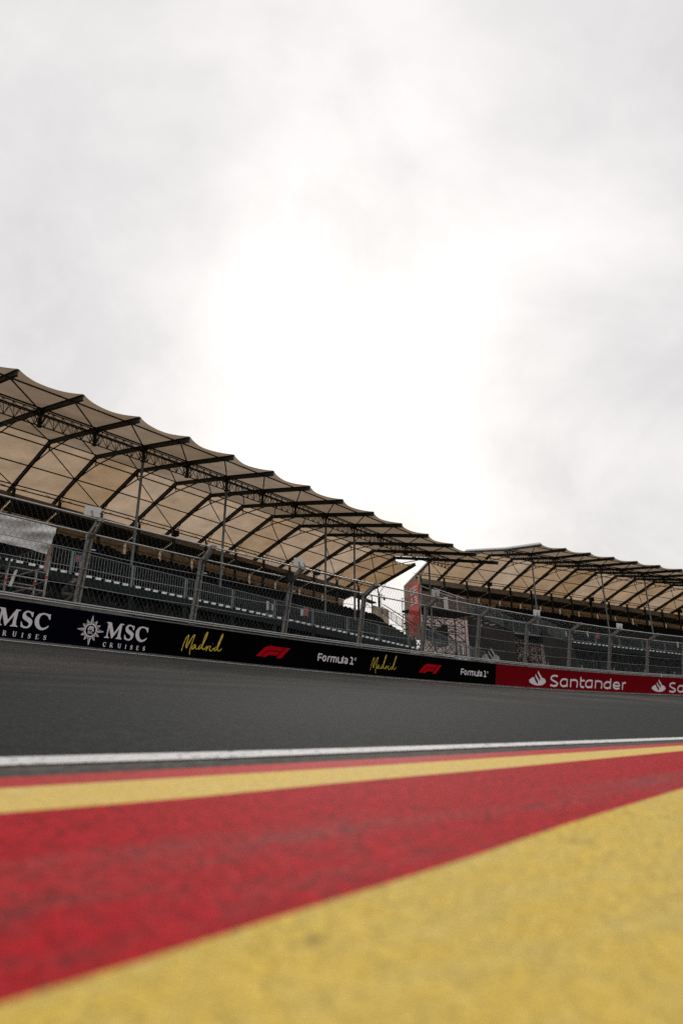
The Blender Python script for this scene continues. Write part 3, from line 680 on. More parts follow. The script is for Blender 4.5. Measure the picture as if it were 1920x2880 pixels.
for nm, fn, r in (('top_rail', lambda s: arm(s, 1.0), 0.030), ('crank_rail', lambda s: fp(s, UT - 0.02, 0.10), 0.030), ('bottom_rail', lambda s: fp(s, 1.24, 0.10), 0.028), ('foot_rail', lambda s: fp(s, 1.165, 0.16), 0.024)):
    mb = MB(); mb.tube([fn(s) for s in fs], r, 8); mb.build(nm, MT['tube'], fence, smooth=True, fix=False)
for k in range(3):
    u = 1.24 + (UT - 1.26) * (k + 1) / 4
    mb = MB()
    pts = []
    for s in fs:
        f = ((s - POST0) / PSP) % 1.0; p = fp(s, u, 0.09); p.z -= 0.03 * 4 * f * (1 - f); pts.append(p)
    mb.tube(pts, 0.011, 5); mb.build('tension_cable', MT['tube'], fence, fix=False)
mb = MB(); cell = 0.155; span = UT - 1.24; run = span / math.tan(math.radians(62))
s = posts[0]
while s < posts[-1]:
    for sg in (1, -1):
        pts = [fp(s + sg * run * k / 4, 1.24 + span * k / 4, 0.105) for k in range(5)]
        pts += [arm(s + sg * (run + 0.36 * k), 0.15 + 0.84 * k) for k in (0.5, 1.0)]
        mb.tube(pts, 0.0034, 3, caps=False)
    s += cell
tag(mb.build('wire_mesh', MT['wire'], fence, fix=False), kind='stuff')

# ------------------------------------------------------------------ grandstands
PA = Path(-14.7141, 22.6573, 0.85912, -0.0071494, 0.00013017)
PB = Path(20.6076, 57.3555, 0.399545, -0.0040863, 0.00011892)
def roofA(s): return -0.0012849 * s - 0.0031628 * s * s + 3.31592e-5 * s ** 3
def lineA(s): return -0.0612079 * s - 0.00079124 * s * s
def roofB(s): return -0.0562916 * s - 0.00024035 * s * s
def lineB(s): return -0.0526520 * s - 0.00029097 * s * s

def seat_mesh():
    mb = MB()
    mb.box((0, 0.02, 0.42), 0.44, 0.42, 0.05)
    pro = [(-.22, .45), (.22, .45), (.225, .72), (.17, .82), (.06, .86), (-.06, .86), (-.17, .82), (-.225, .72)]
    i = len(mb.v)
    for y, lean in ((0.20, 0.0), (0.25, 0.0)):
        mb.v += [(x, y + (z - .45) * 0.22, z) for x, z in pro]
    n = len(pro); mb.f.append(tuple(range(i, i + n))); mb.f.append(tuple(range(i + 2 * n - 1, i + n - 1, -1)))
    for k in range(n): mb.f.append((i + k, i + (k + 1) % n, i + n + (k + 1) % n, i + n + k))
    mb.box((0, 0.1, 0.2), 0.05, 0.08, 0.42)
    return mb
SEAT = seat_mesh(); SEAT_ME = SEAT.mesh('seat'); SEAT_ME.materials.append(MT['seat'])

def stand(c):
    P, bay, rz, lz = c['path'], c['bay'], c['roofz'], c['linez']
    root = thing('grandstand', c['label'], 'grandstand', 'grandstands with tan canopies')
    prof = c['prof']                                    # [(d,z)] tip, node, knee, low, eave
    tip, node, knee, low, eave = prof
    def pz(d):
        for (a, b), (e, f) in zip(prof, prof[1:]):
            if d <= e: return b + (f - b) * (d - a) / (e - a)
        return eave[1]
    def R(s, d, z): return P.at(s, d, z + rz(s))
    def L(s, d, z): return P.at(s, d, z + lz(s))
    lo, hi = c['ribs']
    # ribs: bent I beams
    for i in range(lo - (1 if c['back_lo'] else 0), hi + 1 + (1 if c['back_hi'] else 0)):
        s = i * bay; back_only = i < lo or i > hi
        pts = [knee, low, eave] if back_only else [(tip[0] - 0.12, tip[1] - 0.02), node, knee, low, eave]
        mb = MB(); t = P.t(s)
        for a, b in zip(pts, pts[1:]):
            p, q = R(s, *a), R(s, *b); ax = (q - p).normalized(); p2, q2 = p - ax * 0.02, q + ax * 0.02
            up = t.cross(ax); up = up if up.z > 0 else -up
            h = 0.26 if a[0] < knee[0] else 0.32
            mb.bar(p2, q2, 0.05, h, up=up)
            for k in (-1, 1):
                mb.bar(p2 + up * (k * h / 2), q2 + up * (k * h / 2), 0.15, 0.03, up=up)
        o = mb.build('rib', MT['rib'], root)
        if not back_only:
            mb = MB()
            a, b, m_ = R(s, knee[0] - 3.3, pz(knee[0] - 3.3) - 0.15), R(s, knee[0] + 2.6, pz(knee[0] + 2.6) - 0.2), R(s, knee[0] - 0.1, knee[1] - 0.72)
            a2 = R(s, knee[0] - 1.7, knee[1] - 0.72 - 0.06); b2 = R(s, knee[0] + 1.2, knee[1] - 0.78)
            mb.tube([a, a2, m_, b2, b], 0.045, 6); mb.tube([R(s, knee[0], knee[1] - 0.1), m_], 0.04, 6)
            mb.build('knee_brace', MT['rib'], o, fix=False)
        # strut down to the rear post
        mb = MB(); pt = L(s, c['fas_d'] - 0.15, c['fas_z'] + c['fas_h'] + 0.25)
        mb.bar(R(s, low[0], low[1] - 0.15), pt, 0.10, 0.10, up=P.n(s))
        for k in (-1, 1):
            mb.tube([R(s + 0.9 * k, low[0] + 0.1, low[1] - 0.1), pt], 0.022, 5)
        mb.tube([R(s, low[0] - 1.6, pz(low[0] - 1.6) - 0.15), pt], 0.03, 5)
        mb.bar(pt, L(s, c['fas_d'] - 0.15, c['fas_z'] - 4.0), 0.20, 0.20, up=P.n(s))
        mb.build('rear_post', MT['rib'], root)
    # canopy: one scalloped sheet of fabric per bay
    rnd = random.Random(c['seed'])
    for i in range(lo - (1 if c['back_lo'] else 0), hi + (1 if c['back_hi'] else 0)):
        back_only = i < lo or i >= hi
        nu = 12; rows = []
        fr = [0, .06, .16, .3, .5, .75, 1.0]
        d_list = []
        if not back_only: d_list = [('f', f) for f in fr[:-1]]
        d_list += [('b', f) for f in (0, .08, .25, .5, .75, 1.0)] + [('e', f) for f in (.35, 1.0)]
        ph = rnd.uniform(0, 6)
        for typ, f in d_list:
            row = []
            for j in range(nu + 1):
                u = j / nu; s = (i + u) * bay; sc = 4 * u * (1 - u)
                if typ == 'f':
                    d0 = tip[0] - 0.15 + 0.66 * sc; d = d0 + (knee[0] - d0) * f
                    sag = 0.13 * sc * (1 - f)
                elif typ == 'b':
                    d0 = knee[0] + (0.9 * sc if back_only else 0); d = d0 + (low[0] - d0) * f; sag = 0.05 * sc * math.sin(math.pi * f)
                else:
                    d = low[0] + (eave[0] - low[0]) * f; sag = 0.04 * sc
                w = 0.012 * math.sin(d * 2.3 + u * 9 + ph) * sc
                row.append(R(s, d, pz(d) + 0.20 - sag * 0.8 - 0.10 * sc * (0.4 if typ == 'f' else 1) + w))
            rows.append(row)
        nf = sum(1 for q in d_list if q[0] == 'f')
        if nf:
            mb = MB(); mb.grid(rows[:nf + 1]); mb.build('canopy_panel', MT['canopy'], root, smooth=True)
        mb = MB(); mb.grid(rows[nf:]); mb.build('canopy_panel', MT['canopyb'], root, smooth=True)
    # purlins along the stand
    s_lo, s_hi = lo * bay, hi * bay
    sb_lo, sb_hi = (lo - (1 if c['back_lo'] else 0)) * bay, (hi + (1 if c['back_hi'] else 0)) * bay
    for d, dz, a, b, r in ((tip[0] + 0.9, -0.06, s_lo, s_hi, .034), (node[0] - .35, 0.02, s_lo, s_hi, .04), (node[0] + .9, 0.02, s_lo, s_hi, .04), (knee[0] - .55, .02, s_lo, s_hi, .035), (knee[0] + .55, -.02, sb_lo, sb_hi, .04),
                           ((knee[0] + low[0]) / 2 + .2, -.04, sb_lo, sb_hi, .04), (low[0] - .15, -.05, sb_lo, sb_hi, .04), (low[0] + .35, -.05, sb_lo, sb_hi, .04)):
        mb = MB(); n = int(round((b - a) / bay))
        mb.tube([R(a + k * bay, d, pz(d) + dz) for k in range(n + 1)], r * 1.25, 6); mb.build('purlin', MT['rib'], root, fix=False)
    # bracing rods, one set per bay
    dm = (knee[0] + low[0]) / 2 + .2
    for i in range(lo - (1 if c['back_lo'] else 0), hi + (1 if c['back_hi'] else 0)):
        back_only = i < lo or i >= hi
        s0, s1 = i * bay, (i + 1) * bay
        pairs = [(knee[0] + .4, dm), (dm, low[0])]
        if not back_only: pairs = [(tip[0] + .8, node[0]), (node[0] + 2.6, knee[0] - .2)] + pairs
        for k, (d0, d1) in enumerate(pairs):
            if (i + k) % 2 and k >= 2: continue
            mb = MB(); mb.tube([R(s0, d0, pz(d0) - .1), R(s1, d1, pz(d1) - .1)], 0.042, 5); mb.build('bracing_rod', MT['rib'], root, fix=False)
    # lattice truss under the ribs
    for i in range(lo, hi):
        mb = MB(); s0 = i * bay; z0 = node[1] - 0.16; zb = node[1] - c['truss_h']
        f = lambda u, d, z: R(s0 + u * bay, node[0] + d, z)
        for d in (-.32, .32): mb.tube([f(0, d, z0), f(1, d, z0)], .031, 6)
        mb.tube([f(0, 0, zb), f(1, 0, zb)], .036, 6)
        m_ = 6
        for k in range(m_):
            for d in (-.32, .32):
                a, b, e = k / m_, (k + .5) / m_, (k + 1) / m_
                mb.tube([f(a, d, z0), f(b, 0, zb)], .019, 4); mb.tube([f(b, 0, zb), f(e, d, z0)], .019, 4)
            mb.tube([f(k / m_, -.32, z0), f((k + 1) / m_, .32, z0)], .018, 4)
        # bracket at the rib
        mb.box(f(0, 0, zb - .02), .22, .22, .12, P.t(s0), P.n(s0))
        mb.box(f(0, 0, z0 + .0), .20, .74, .12, P.t(s0), P.n(s0))
        for k in (-1, 1):
            for d in (-.25, .25): mb.tube([R(s0 + .04 * k, node[0], zb), R(s0 + .28 * k, node[0] + d, z0)], .03, 5)
        mb.bar(f(0, 0, zb), f(0, 0, z0), .13, .13)
        mb.build('truss_section', MT['rib'], root, fix=False)
    for i in c['cols']:
        s = i * bay; mb = MB()
        ft, hd = L(s, node[0], c['col_foot']), R(s, node[0], node[1] - c['truss_h'])
        ft = Vector((hd.x + c['col_lean'] * P.t(s).x, hd.y + c['col_lean'] * P.t(s).y, ft.z))
        mb.tube([ft, ft + (hd - ft) * .3, ft + (hd - ft) * .3001, hd], .088, 10, r2=.082)
        mb.tube([ft + (hd - ft) * .30, ft + (hd - ft) * .315], .10, 10)
        mb.box(ft, .34, .34, .04); mb.box(hd, .3, .3, .05)
        mb.build('column', MT['column'], root, smooth=False, fix=False)
    # fascia, ceiling, corrugated back wall and outer canvas, bay by bay
    for i in range(c['wall'][0], c['wall'][1]):
        s0, s1 = i * bay, (i + 1) * bay; fd, fz, fh = c['fas_d'], c['fas_z'], c['fas_h']
        mb = MB(); mb.hexa([L(s0 + .03, fd, fz), L(s1 - .03, fd, fz), L(s1 - .03, fd + .05, fz), L(s0 + .03, fd + .05, fz)],
                           [L(s0 + .03, fd, fz + fh), L(s1 - .03, fd, fz + fh), L(s1 - .03, fd + .05, fz + fh), L(s0 + .03, fd + .05, fz + fh)])
        mb.build('fascia_board', MT['fascia'], root)
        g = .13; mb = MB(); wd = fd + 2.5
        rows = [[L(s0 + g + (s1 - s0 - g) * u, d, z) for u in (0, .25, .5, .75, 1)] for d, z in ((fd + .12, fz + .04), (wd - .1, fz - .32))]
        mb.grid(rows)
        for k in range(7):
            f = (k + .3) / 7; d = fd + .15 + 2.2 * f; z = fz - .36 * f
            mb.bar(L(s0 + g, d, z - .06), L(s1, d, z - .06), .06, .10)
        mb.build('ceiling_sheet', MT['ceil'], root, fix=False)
        mb = MB(); nfold = 26; top, bot = [], []
        for k in range(nfold + 1):
            s = s0 + .16 + (s1 - s0 - .18) * k / nfold; d = wd + (.05 if k % 4 in (1, 2) else 0)
            top.append(L(s, d, fz - .34)); bot.append(L(s, d, fz - 5.0))
        mb.grid([top, bot]); mb.build('wall_sheet', MT['wall'], root, fix=False)
        mb = MB()
        for k, (d, z) in enumerate(((wd - .08, fz - .9), (wd - .08, fz - 1.6))): mb.tube([L(s0, d, z), L(s1, d, z)], .03, 5)
        mb.tube([L(s0, wd - .1, fz - .4), L(s0 + bay * .5, wd - .1, fz - 2.3)], .025, 5); mb.tube([L(s1, wd - .1, fz - .4), L(s0 + bay * .5, wd - .1, fz - 2.3)], .025, 5)
        mb.tube([L(s0 + bay * .25, fd + .1, fz - .1), L(s0 + bay * .95, wd - .2, fz - .5)], .03, 5)
        mb.build('wall_brace', MT['rib'], root, fix=False)
    for i in range(c['canvas'][0], c['canvas'][1]):
        s0, s1 = i * bay, (i + 1) * bay; mb = MB(); rows = []
        for z in (0, -2.0, -4.0, -7.0):
            rows.append([R(s0 + (s1 - s0) * u, eave[0] + .05 * math.sin(u * 9 + i), eave[1] + .15 + z) for u in (0, .2, .4, .6, .8, 1)])
        mb.grid(rows); mb.build('side_canvas', MT['canvas'], root, smooth=True, fix=False)
    # seating tiers
    d0, z0, dd, dz = c['tier']; S0, S1 = c['seats']
    for r in range(13):
        d = d0 + dd * r; z = z0 + dz * r; mb = MB(); se = S1(d)
        loft(mb, frange(S0, se, 1.5), lambda s: [L(s, d - .42, z), L(s, d + dd - .42, z), L(s, d + dd - .42, z - .5), L(s, d - .42, z - .5)])
        mb.build('seating_step', MT['deck'], root)
    mb = MB(); loft(mb, frange(c['rail_s'][0], c['rail_s'][1], 1.5), lambda s: [L(s, c['rail_d'] - .1, c['rail_z']), L(s, d0 - .3, c['rail_z'] + .02), L(s, d0 - .3, c['rail_z'] - .12), L(s, c['rail_d'] - .1, c['rail_z'] - .10)])
    mb.build('front_walkway', MT['deck'], root)
    allseats = []
    for r in range(13):
        d = d0 + dd * r; z = z0 + dz * r; s = S0 + .3; k = 0
        while s < S1(d) - .25:
            if k % 22 not in c['aisle']: allseats.append((s, d, z))
            s += .51; k += 1
    def dist(q): p = L(*q); return (p - cam.location).length
    allseats.sort(key=lambda q: dist(q)); allseats = [q for q in allseats if L(*q).y > 2 and L(*q).x / L(*q).y < .95 and L(*q).x / L(*q).y > -.75] + [q for q in allseats if not (L(*q).y > 2 and L(*q).x / L(*q).y < .95 and L(*q).x / L(*q).y > -.75)]
    rest = MB()
    for k, q in enumerate(allseats):
        p = L(*q); a = P.ang(q[0])
        if k < 300:
            o = bpy.data.objects.new('seat', SEAT_ME); o.location = p; o.rotation_euler = (0, 0, a); o.parent = root; COL.objects.link(o)
        else:
            i = len(rest.v); ca, sa = math.cos(a), math.sin(a)
            rest.v += [(p.x + ca * x - sa * y, p.y + sa * x + ca * y, p.z + zz) for x, y, zz in SEAT.v]
            rest.f += [tuple(i + j for j in f) for f in SEAT.f]
    if rest.v: tag(rest.build('seat_rows', MT['seat'], root, fix=False), kind='stuff')
    # front railing: one panel per bay, a post between
    a, b = c['rail_s']; n = int(round((b - a) / bay)); rd, rzv = c['rail_d'], c['rail_z']
    CLIP = MB(); CLIP.box((0, 0, .05), .26, .10, .10); clip_me = CLIP.mesh('edge_block'); clip_me.materials.append(MT['clip'])
    for k in range(n):
        s0, s1 = a + k * bay, a + (k + 1) * bay
        if c['skip'](s0): continue
        mb = MB()
        for z, r in ((1.1, .026), (.13, .02)): mb.tube([L(s0 + .1, rd, rzv + z), L(s1 - .06, rd, rzv + z)], r, 6)
        m_ = int(bay / .145)
        for j in range(m_ + 1):
            s = s0 + .1 + (bay - .16) * j / m_; mb.tube([L(s, rd, rzv + .13), L(s, rd, rzv + 1.1)], .0115 if j not in (0, m_) else .024, 4, caps=False)
        o = mb.build('railing_panel', MT['rail'], root, fix=False)
        mb = MB(); mb.bar(L(s0, rd + .06, rzv - .05), L(s0, rd + .06, rzv + 1.12), .13, .05, up=P.n(s0)); mb.build('railing_post', MT['rail'], root)
        for j in range(6):
            q = bpy.data.objects.new('edge_block', clip_me); s = s0 + .35 + j * (bay - .2) / 6 + rnd.uniform(-.04, .04)
            q.location = L(s, rd - .03, rzv + .015); q.rotation_euler = (0, 0, P.ang(s)); q.parent = root; COL.objects.link(q)
        # green cladding strip, bracing and backing sheet below
        dz_ = c['band']
        mb = MB(); mb.hexa([L(s0 + .01, rd - .12, rzv - dz_), L(s1 - .01, rd - .12, rzv - dz_), L(s1 - .01, rd - .08, rzv - dz_), L(s0 + .01, rd - .08, rzv - dz_)],
                           [L(s0 + .01, rd - .12, rzv - .02), L(s1 - .01, rd - .12, rzv - .02), L(s1 - .01, rd - .08, rzv - .02), L(s0 + .01, rd - .08, rzv - .02)])
        mb.build('cladding_panel', MT['clad'], root)
        mb = MB(); mb.bar(L(s0, rd + .0, rzv - .1), L(s0, rd + .0, rzv - 4.2), .24, .16, up=P.n(s0)); mb.build('front_leg', MT['clad'], root)
        mb = MB()
        for q in range(3):
            sa = s0 + bay * q / 3; sb = s0 + bay * (q + 1) / 3
            for d in (rd + .15, rd + .5, rd + .9):
                j = rnd.uniform(-.15, .15)
                mb.tube([L(sa, d, rzv - .3), L(sa + j, d, rzv - 4.2)], .035, 5)
                top, bt = rzv - .35 - rnd.uniform(0, .3), rzv - 2.2 - rnd.uniform(0, .5)
                if rnd.random() < .8: mb.tube([L(sa, d, top), L(sb, d, bt)], .03, 4)
                if rnd.random() < .8: mb.tube([L(sb, d, top), L(sa, d, bt)], .03, 4)
                mb.tube([L(sa, d, rzv - 1.1 + j), L(sb, d, rzv - 1.1 + j)], .03, 4)
            mb.tube([L(sa, rd + .15, rzv - .5), L(sb, rd + .9, rzv - 2)], .03, 4)
        mb.build('scaffold_bracing', MT['scaf'], root, fix=False)
        mb = MB(); mb.grid([[L(s0 + bay * u, rd + 1.15 + .08 * math.sin(5 * u + z * 3 + k), rzv - z) for u in (-.008, .2, .4, .6, .8, 1.008)] for z in (.04, 1.2, 2.4, 4.4)])
        mb.build('backing_sheet', MT['backing'], root, smooth=True, fix=False)
    return root, R, L, pz

gA, RA, LA, pzA = stand(dict(path=PA, bay=3.0, roofz=roofA, linez=lineA, label='left grandstand under tan scalloped canopy, nearest the camera, behind the black banner',
    prof=[(0, 14.13), (5.245, 15.30), (12.77, 16.88), (19.04, 15.32), (22.6, 14.35)], ribs=(-2, 13), back_lo=False, back_hi=True, truss_h=.93, cols=(3, 5, 8, 9, 12), col_foot=7.45, col_lean=0.0,
    fas_d=18.9, fas_z=14.51, fas_h=.42, wall=(-2, 13), canvas=(-2, 13), tier=(1.5, 5.92, .93, .36), seats=(-5.0, lambda d: 30.6 + (d - 2) * .56), aisle=(9, 10),
    rail_d=.3, rail_z=5.73, rail_s=(-5.2, 36.8), band=.42, skip=lambda s: False, seed=3))
gB, RB, LB, pzB = stand(dict(path=PB, bay=3.3, roofz=roofB, linez=lineB, label='far right grandstand with tan canopy and white gable edge, behind the red banner',
    prof=[(0, 14.91), (5.25, 15.62), (12.80, 17.08), (18.54, 15.03), (22.4, 13.70)], ribs=(0, 16), back_lo=True, back_hi=False, truss_h=.88, cols=(1, 4, 6, 9, 12), col_foot=7.5, col_lean=0.0,
    fas_d=18.4, fas_z=13.62, fas_h=.66, wall=(-1, 16), canvas=(-1, 16), tier=(4.1, 5.95, .82, .36), seats=(0.4, lambda d: 50.0), aisle=(6, 7),
    rail_d=2.9, rail_z=5.69, rail_s=(5.5, 51.7), band=.5, skip=lambda s: False, seed=5))
# white trim along the gable of the far stand
mb = MB(); E_ = lambda s, pts: mb.grid([[RB(s, d, z + h) for d, z in pts] for h in (.02, .27)])
E_(-.10, [(-.15, 14.91), (5.25, 15.62), (12.8, 17.08)]); E_(-3.42, [(12.6, 17.10), (18.54, 15.03), (22.5, 13.68)])
mb.build('white_gable_trim', MT['trim'], gB)
mb = MB(); mb.grid([[RB(-3.45, d, pzB(d) + .1 - f * (pzB(d) - 7.0)) for d in (18.6, 19.8, 21, 22.4)] for f in (0, .35, .7, 1)]); mb.build('side_canvas', MT['canvas'], gB, fix=False)
# end of the left stand: stair rails down the side, rear canvas, frame posts
mb = MB()
for off in (0.0, .18):
    mb.tube([LA(36.9 + off, 12.6, 12.2), LA(31.2 + off, 2.2, 7.9)], .025, 5)
mb.tube([LA(36.9, 12.6, 11.95), LA(31.2, 2.2, 7.65)], .02, 5); mb.tube([LA(36.9, 12.6, 11.3), LA(31.2, 2.2, 6.9)], .02, 5)
for k in range(42):
    f = k / 41; s, d = 36.9 - 5.7 * f, 12.6 - 10.4 * f; z = 12.2 - 4.3 * f
    mb.tube([LA(s, d, z - .25), LA(s, d, z - 1.0)], .012 if k % 6 else .03, 4)
mb.build('side_railing', MT['scaf'], gA, fix=False)
mb = MB()
for off in (0.0, .25):
    mb.tube([LA(29.6, 1.0 + off, 7.75), LA(36.9, 1.0 + off, 7.05)], .025, 5)
for k in range(48):
    s = 29.6 + 7.3 * k / 47; z = 7.75 - .7 * k / 47
    mb.tube([LA(s, 1.0, z), LA(s, 1.0, z - .95)], .012 if k % 8 else .03, 4)
mb.build('side_railing', MT['rail'], gA, fix=False)
for i in (11, 12, 13):
    if i < 13: continue
    mb = MB(); s0 = i * 3.0 + .9; s1 = s0 + 2.4
    fold = []
    for z in (13.6, 11.2):
        fold.append([LA(s0 + (s1 - s0) * k / 16, 17.5 + (.05 if k % 2 else 0), z - .3 * (i - 12)) for k in range(17)])
    mb.grid(fold); mb.build('side_canvas', MT['canvas'], gA, fix=False)
mb = MB()
mb.tube([LA(41.3, 19.2, 15.0), LA(41.3, 19.2, 9.0)], .07, 6); mb.tube([LA(41.3, 19.2, 14.9), LA(39, 17.5, 13.7)], .03, 5); mb.tube([LA(38.4, 19.2, 14.9), LA(41.3, 19.2, 13.4)], .03, 5)
mb.bar(LA(36.6, 17.2, 13.75), LA(41.2, 18.8, 13.95), .7, .14)
mb.tube([LA(36.6, 16.9, 12.2), LA(40.8, 16.9, 12.0)], .03, 5); mb.tube([LA(36.6, 16.9, 11.8), LA(40.8, 16.9, 11.6)], .025, 5)
for k in range(26): mb.tube([LA(36.6 + 4.2 * k / 25, 16.9, 12.2 - .008 * k), LA(36.6 + 4.2 * k / 25, 16.9, 11.0)], .012 if k % 8 else .035, 4)
mb.build('end_frame', MT['scaf'], gA, fix=False)

# ------------------------------------------------------------------ things on and behind the fence
def antenna(s, label, m):
    o = thing('antenna_box', label, 'antenna box', 'flat boxes clamped to the top of the fence')
    t, n = BAR.t(s), BAR.n(s); c = arm(s, 1.0) + Vector((0, 0, .20)) + n * .02; up = Vector((0, 0, 1))
    tilt = (n + up * .12).normalized(); u2 = t.cross(tilt); u2 = u2 if u2.z > 0 else -u2
    mb = MB(); w, h, dp = .46, .30, .10
    pro = [(-.5, -.42), (-.44, -.5), (.44, -.5), (.5, -.42), (.5, .42), (.44, .5), (-.44, .5), (-.5, .42)]
    A_ = [c + t * (x * w) + u2 * (y * h) - tilt * dp / 2 for x, y in pro]; B_ = [c + t * (x * w * .96) + u2 * (y * h * .96) + tilt * dp / 2 for x, y in pro]
    i = len(mb.v); mb.v += [tuple(p) for p in A_ + B_]; mb.f.append(tuple(range(i, i + 8))); mb.f.append(tuple(range(i + 15, i + 7, -1)))
    for k in range(8): mb.f.append((i + k, i + (k + 1) % 8, i + 8 + (k + 1) % 8, i + 8 + k))
    mb.build('housing', m, o)
    mb = MB(); b = c - tilt * (dp / 2 + .02)
    mb.bar(b - u2 * .16 + t * .02, b + u2 * .02 - t * .04, .035, .02, up=n); mb.bar(c + t * .1 - u2 * .2, c + t * .25 - u2 * .12 + Vector((0, 0, -.1)), .04, .04)
    mb.build('bracket', MT['steel'], o)
    mb = MB(); mb.tube([c + t * .2 - tilt * .06, c + t * .26 - u2 * .1 - tilt * .05, c + t * .24 - u2 * .26]  , .012, 5); mb.build('cable', MT['blackbox'], o, fix=False)
for s, lb, m in ((2.05, 'pale box on the fence top above the navy banner star, leftmost of its kind', MT['white']), (9.75, 'pale box on the fence top above the first red emblem, beside a black box', MT['white']),
                 (17.45, 'grey box on the fence top in front of the red hanging banner', MT['greybox']), (25.1, 'pale box on the fence top above the dark mesh sheets, over the white flame emblem', MT['white']),
                 (32.75, 'pale box on the fence top rightmost, beside a leaning roof column', MT['white'])):
    antenna(s, lb, m)
o = thing('loudspeaker', 'black box mounted on the fence crank just below a pale box', 'loudspeaker')
p = arm(9.62, .35) + Vector((0, 0, -.14)); t, n = BAR.t(9.8), BAR.n(9.8)
mb = MB(); mb.box(p, .24, .2, .34, t, n); mb.build('cabinet', MT['blackbox'], o)
mb = MB(); mb.bar(p + t * .1, fp(9.85, UT - .1), .04, .04); mb.build('bracket', MT['steel'], o)
mb = MB(); MT['bluecable'] = mat('blue_cable', (.02, .05, .11), .5)
q0 = p + t * .14 + Vector((0, 0, -.1))
mb.tube([q0, fp(9.75, 2.9, .05), fp(9.7, 2.5, .06), fp(9.8, 2.1, .05), fp(9.75, 1.9, .05)], .022, 5); mb.build('cable', MT['bluecable'], o, fix=False)

def speaker(pt, ang, label):
    o = thing('loudspeaker', label, 'loudspeaker', 'black loudspeakers above the fascia boards')
    ca, sa = math.cos(ang), math.sin(ang); ax, ay = Vector((ca, sa, 0)), Vector((-sa, ca, 0))
    mb = MB(); mb.hexa([pt + ax * x * .30 + ay * y * .22 + Vector((0, 0, -.26)) for x, y in ((-1, -1), (1, -1), (.8, 1), (-.8, 1))],
                       [pt + ax * x * .32 + ay * y * .22 + Vector((0, 0, .26)) for x, y in ((-1, -1), (1, -1), (.8, 1), (-.8, 1))]); mb.build('cabinet', MT['blackbox'], o)
    mb = MB(); mb.tube([pt + Vector((0, 0, -.2)), pt + Vector((0, 0, -.75))], .05, 6); mb.build('bracket', MT['rib'], o)
speaker(LA(17.94, 18.5, 15.24), PA.ang(18), 'black loudspeaker above the left grandstand fascia, between the first two columns')
speaker(LA(33.15, 18.5, 15.4), PA.ang(33), 'black loudspeaker near the right end of the left grandstand, between close columns')
for s, z, lb in ((6.59, 14.67, 'black loudspeaker at the left end of the far grandstand, above the dark mesh sheet'), (23.19, 14.54, 'black loudspeaker beside the middle column of the far grandstand'), (39.65, 14.76, 'black loudspeaker at the far right edge under the far grandstand roof')):
    speaker(LB(s, 18.1, z), PB.ang(s), lb)

# red hanging banner on its pole, with a dome camera on top
fl = thing('hanging_banner', 'tall red banner with white letters GE and number 13 beside the far stand', 'banner')
FS0, FS1, FZT, FZB = -14.2, -12.98, 9.95, 4.7
def flag(s, z, o=0.0):
    f = (s - FS0) / (FS1 - FS0)
    return PB.at(s, 3.0 - o + .05 * math.sin(z * 1.4 + f * 3), z + lineB(s))
def ftop(f): return 9.45 + .60 * f
STROKES = [[(.46, 1.62), (.2, 1.62), (.06, 1.5), (.06, 1.12), (.16, 1.0), (.42, 1.0), (.42, 1.3), (.26, 1.3)], [(.96, 1.62), (.62, 1.62), (.62, 1.0), (.96, 1.0)], [(.62, 1.31), (.9, 1.31)],
           [(.12, .62), (.28, .66), (.28, .06)], [(.08, .06), (.46, .06)], [(.62, .66), (.92, .66), (.92, .40), (.74, .38), (.92, .34), (.92, .06), (.62, .06)]]
def in_letter(f, z):                                     # the letters are let into the cloth as pale fabric
    x = (f - .11) / .70; y = z - 7.42 - .45 * x
    for st in STROKES:
        for (ax, ay), (bx, by) in zip(st, st[1:]):
            dx, dy = bx - ax, by - ay; t = max(0, min(1, ((x - ax) * dx + (y - ay) * dy) / (dx * dx + dy * dy)))
            if abs(x - ax - t * dx) < .075 and abs(y - ay - t * dy) < .078: return True
    return False
red_mb, wh_mb = MB(), MB(); NF, NG = 84, 300
def fpt(j, k):
    f, g = j / NF, k / NG; s = FS0 + (FS1 - FS0) * f + .05 * math.sin(g * 6) * (1 - f); return flag(s, ftop(f) + (FZB - ftop(f)) * g)
G_ = [[fpt(j, k) for j in range(NF + 1)] for k in range(NG + 1)]
for k in range(NG):
    for j in range(NF):
        f = (j + .5) / NF; z = ftop(f) + (FZB - ftop(f)) * (k + .5) / NG
        (wh_mb if 7.0 < z < 9.7 and in_letter(f, z) else red_mb).quad(G_[k][j], G_[k][j + 1], G_[k + 1][j + 1], G_[k + 1][j])
red_mb.build('fabric', MT['flag'], fl, fix=False); wh_mb.build('white_lettering', MT['flagw'], fl, fix=False)
mb = MB(); rows = []
for g in (0, .5, 1):
    rows.append([flag(FS0 + (FS1 - FS0) * j / 6 + .02, 7.08 - .5 * g, -.012) for j in range(7)])
mb.grid(rows); mb.build('pale_panel', MT['pinkr'], fl, fix=False)
mb = MB(); mb.tube([PB.at(-12.86, 3.0, 10.5 + lineB(-12.9)), PB.at(-12.86, 3.0, 1.0)], .045, 8); mb.tube([PB.at(-14.25, 3.0, 9.6 + lineB(-14)), PB.at(-12.86, 3.0, 10.2 + lineB(-13))], .02, 5); mb.build('pole', MT['white'], fl, fix=False)

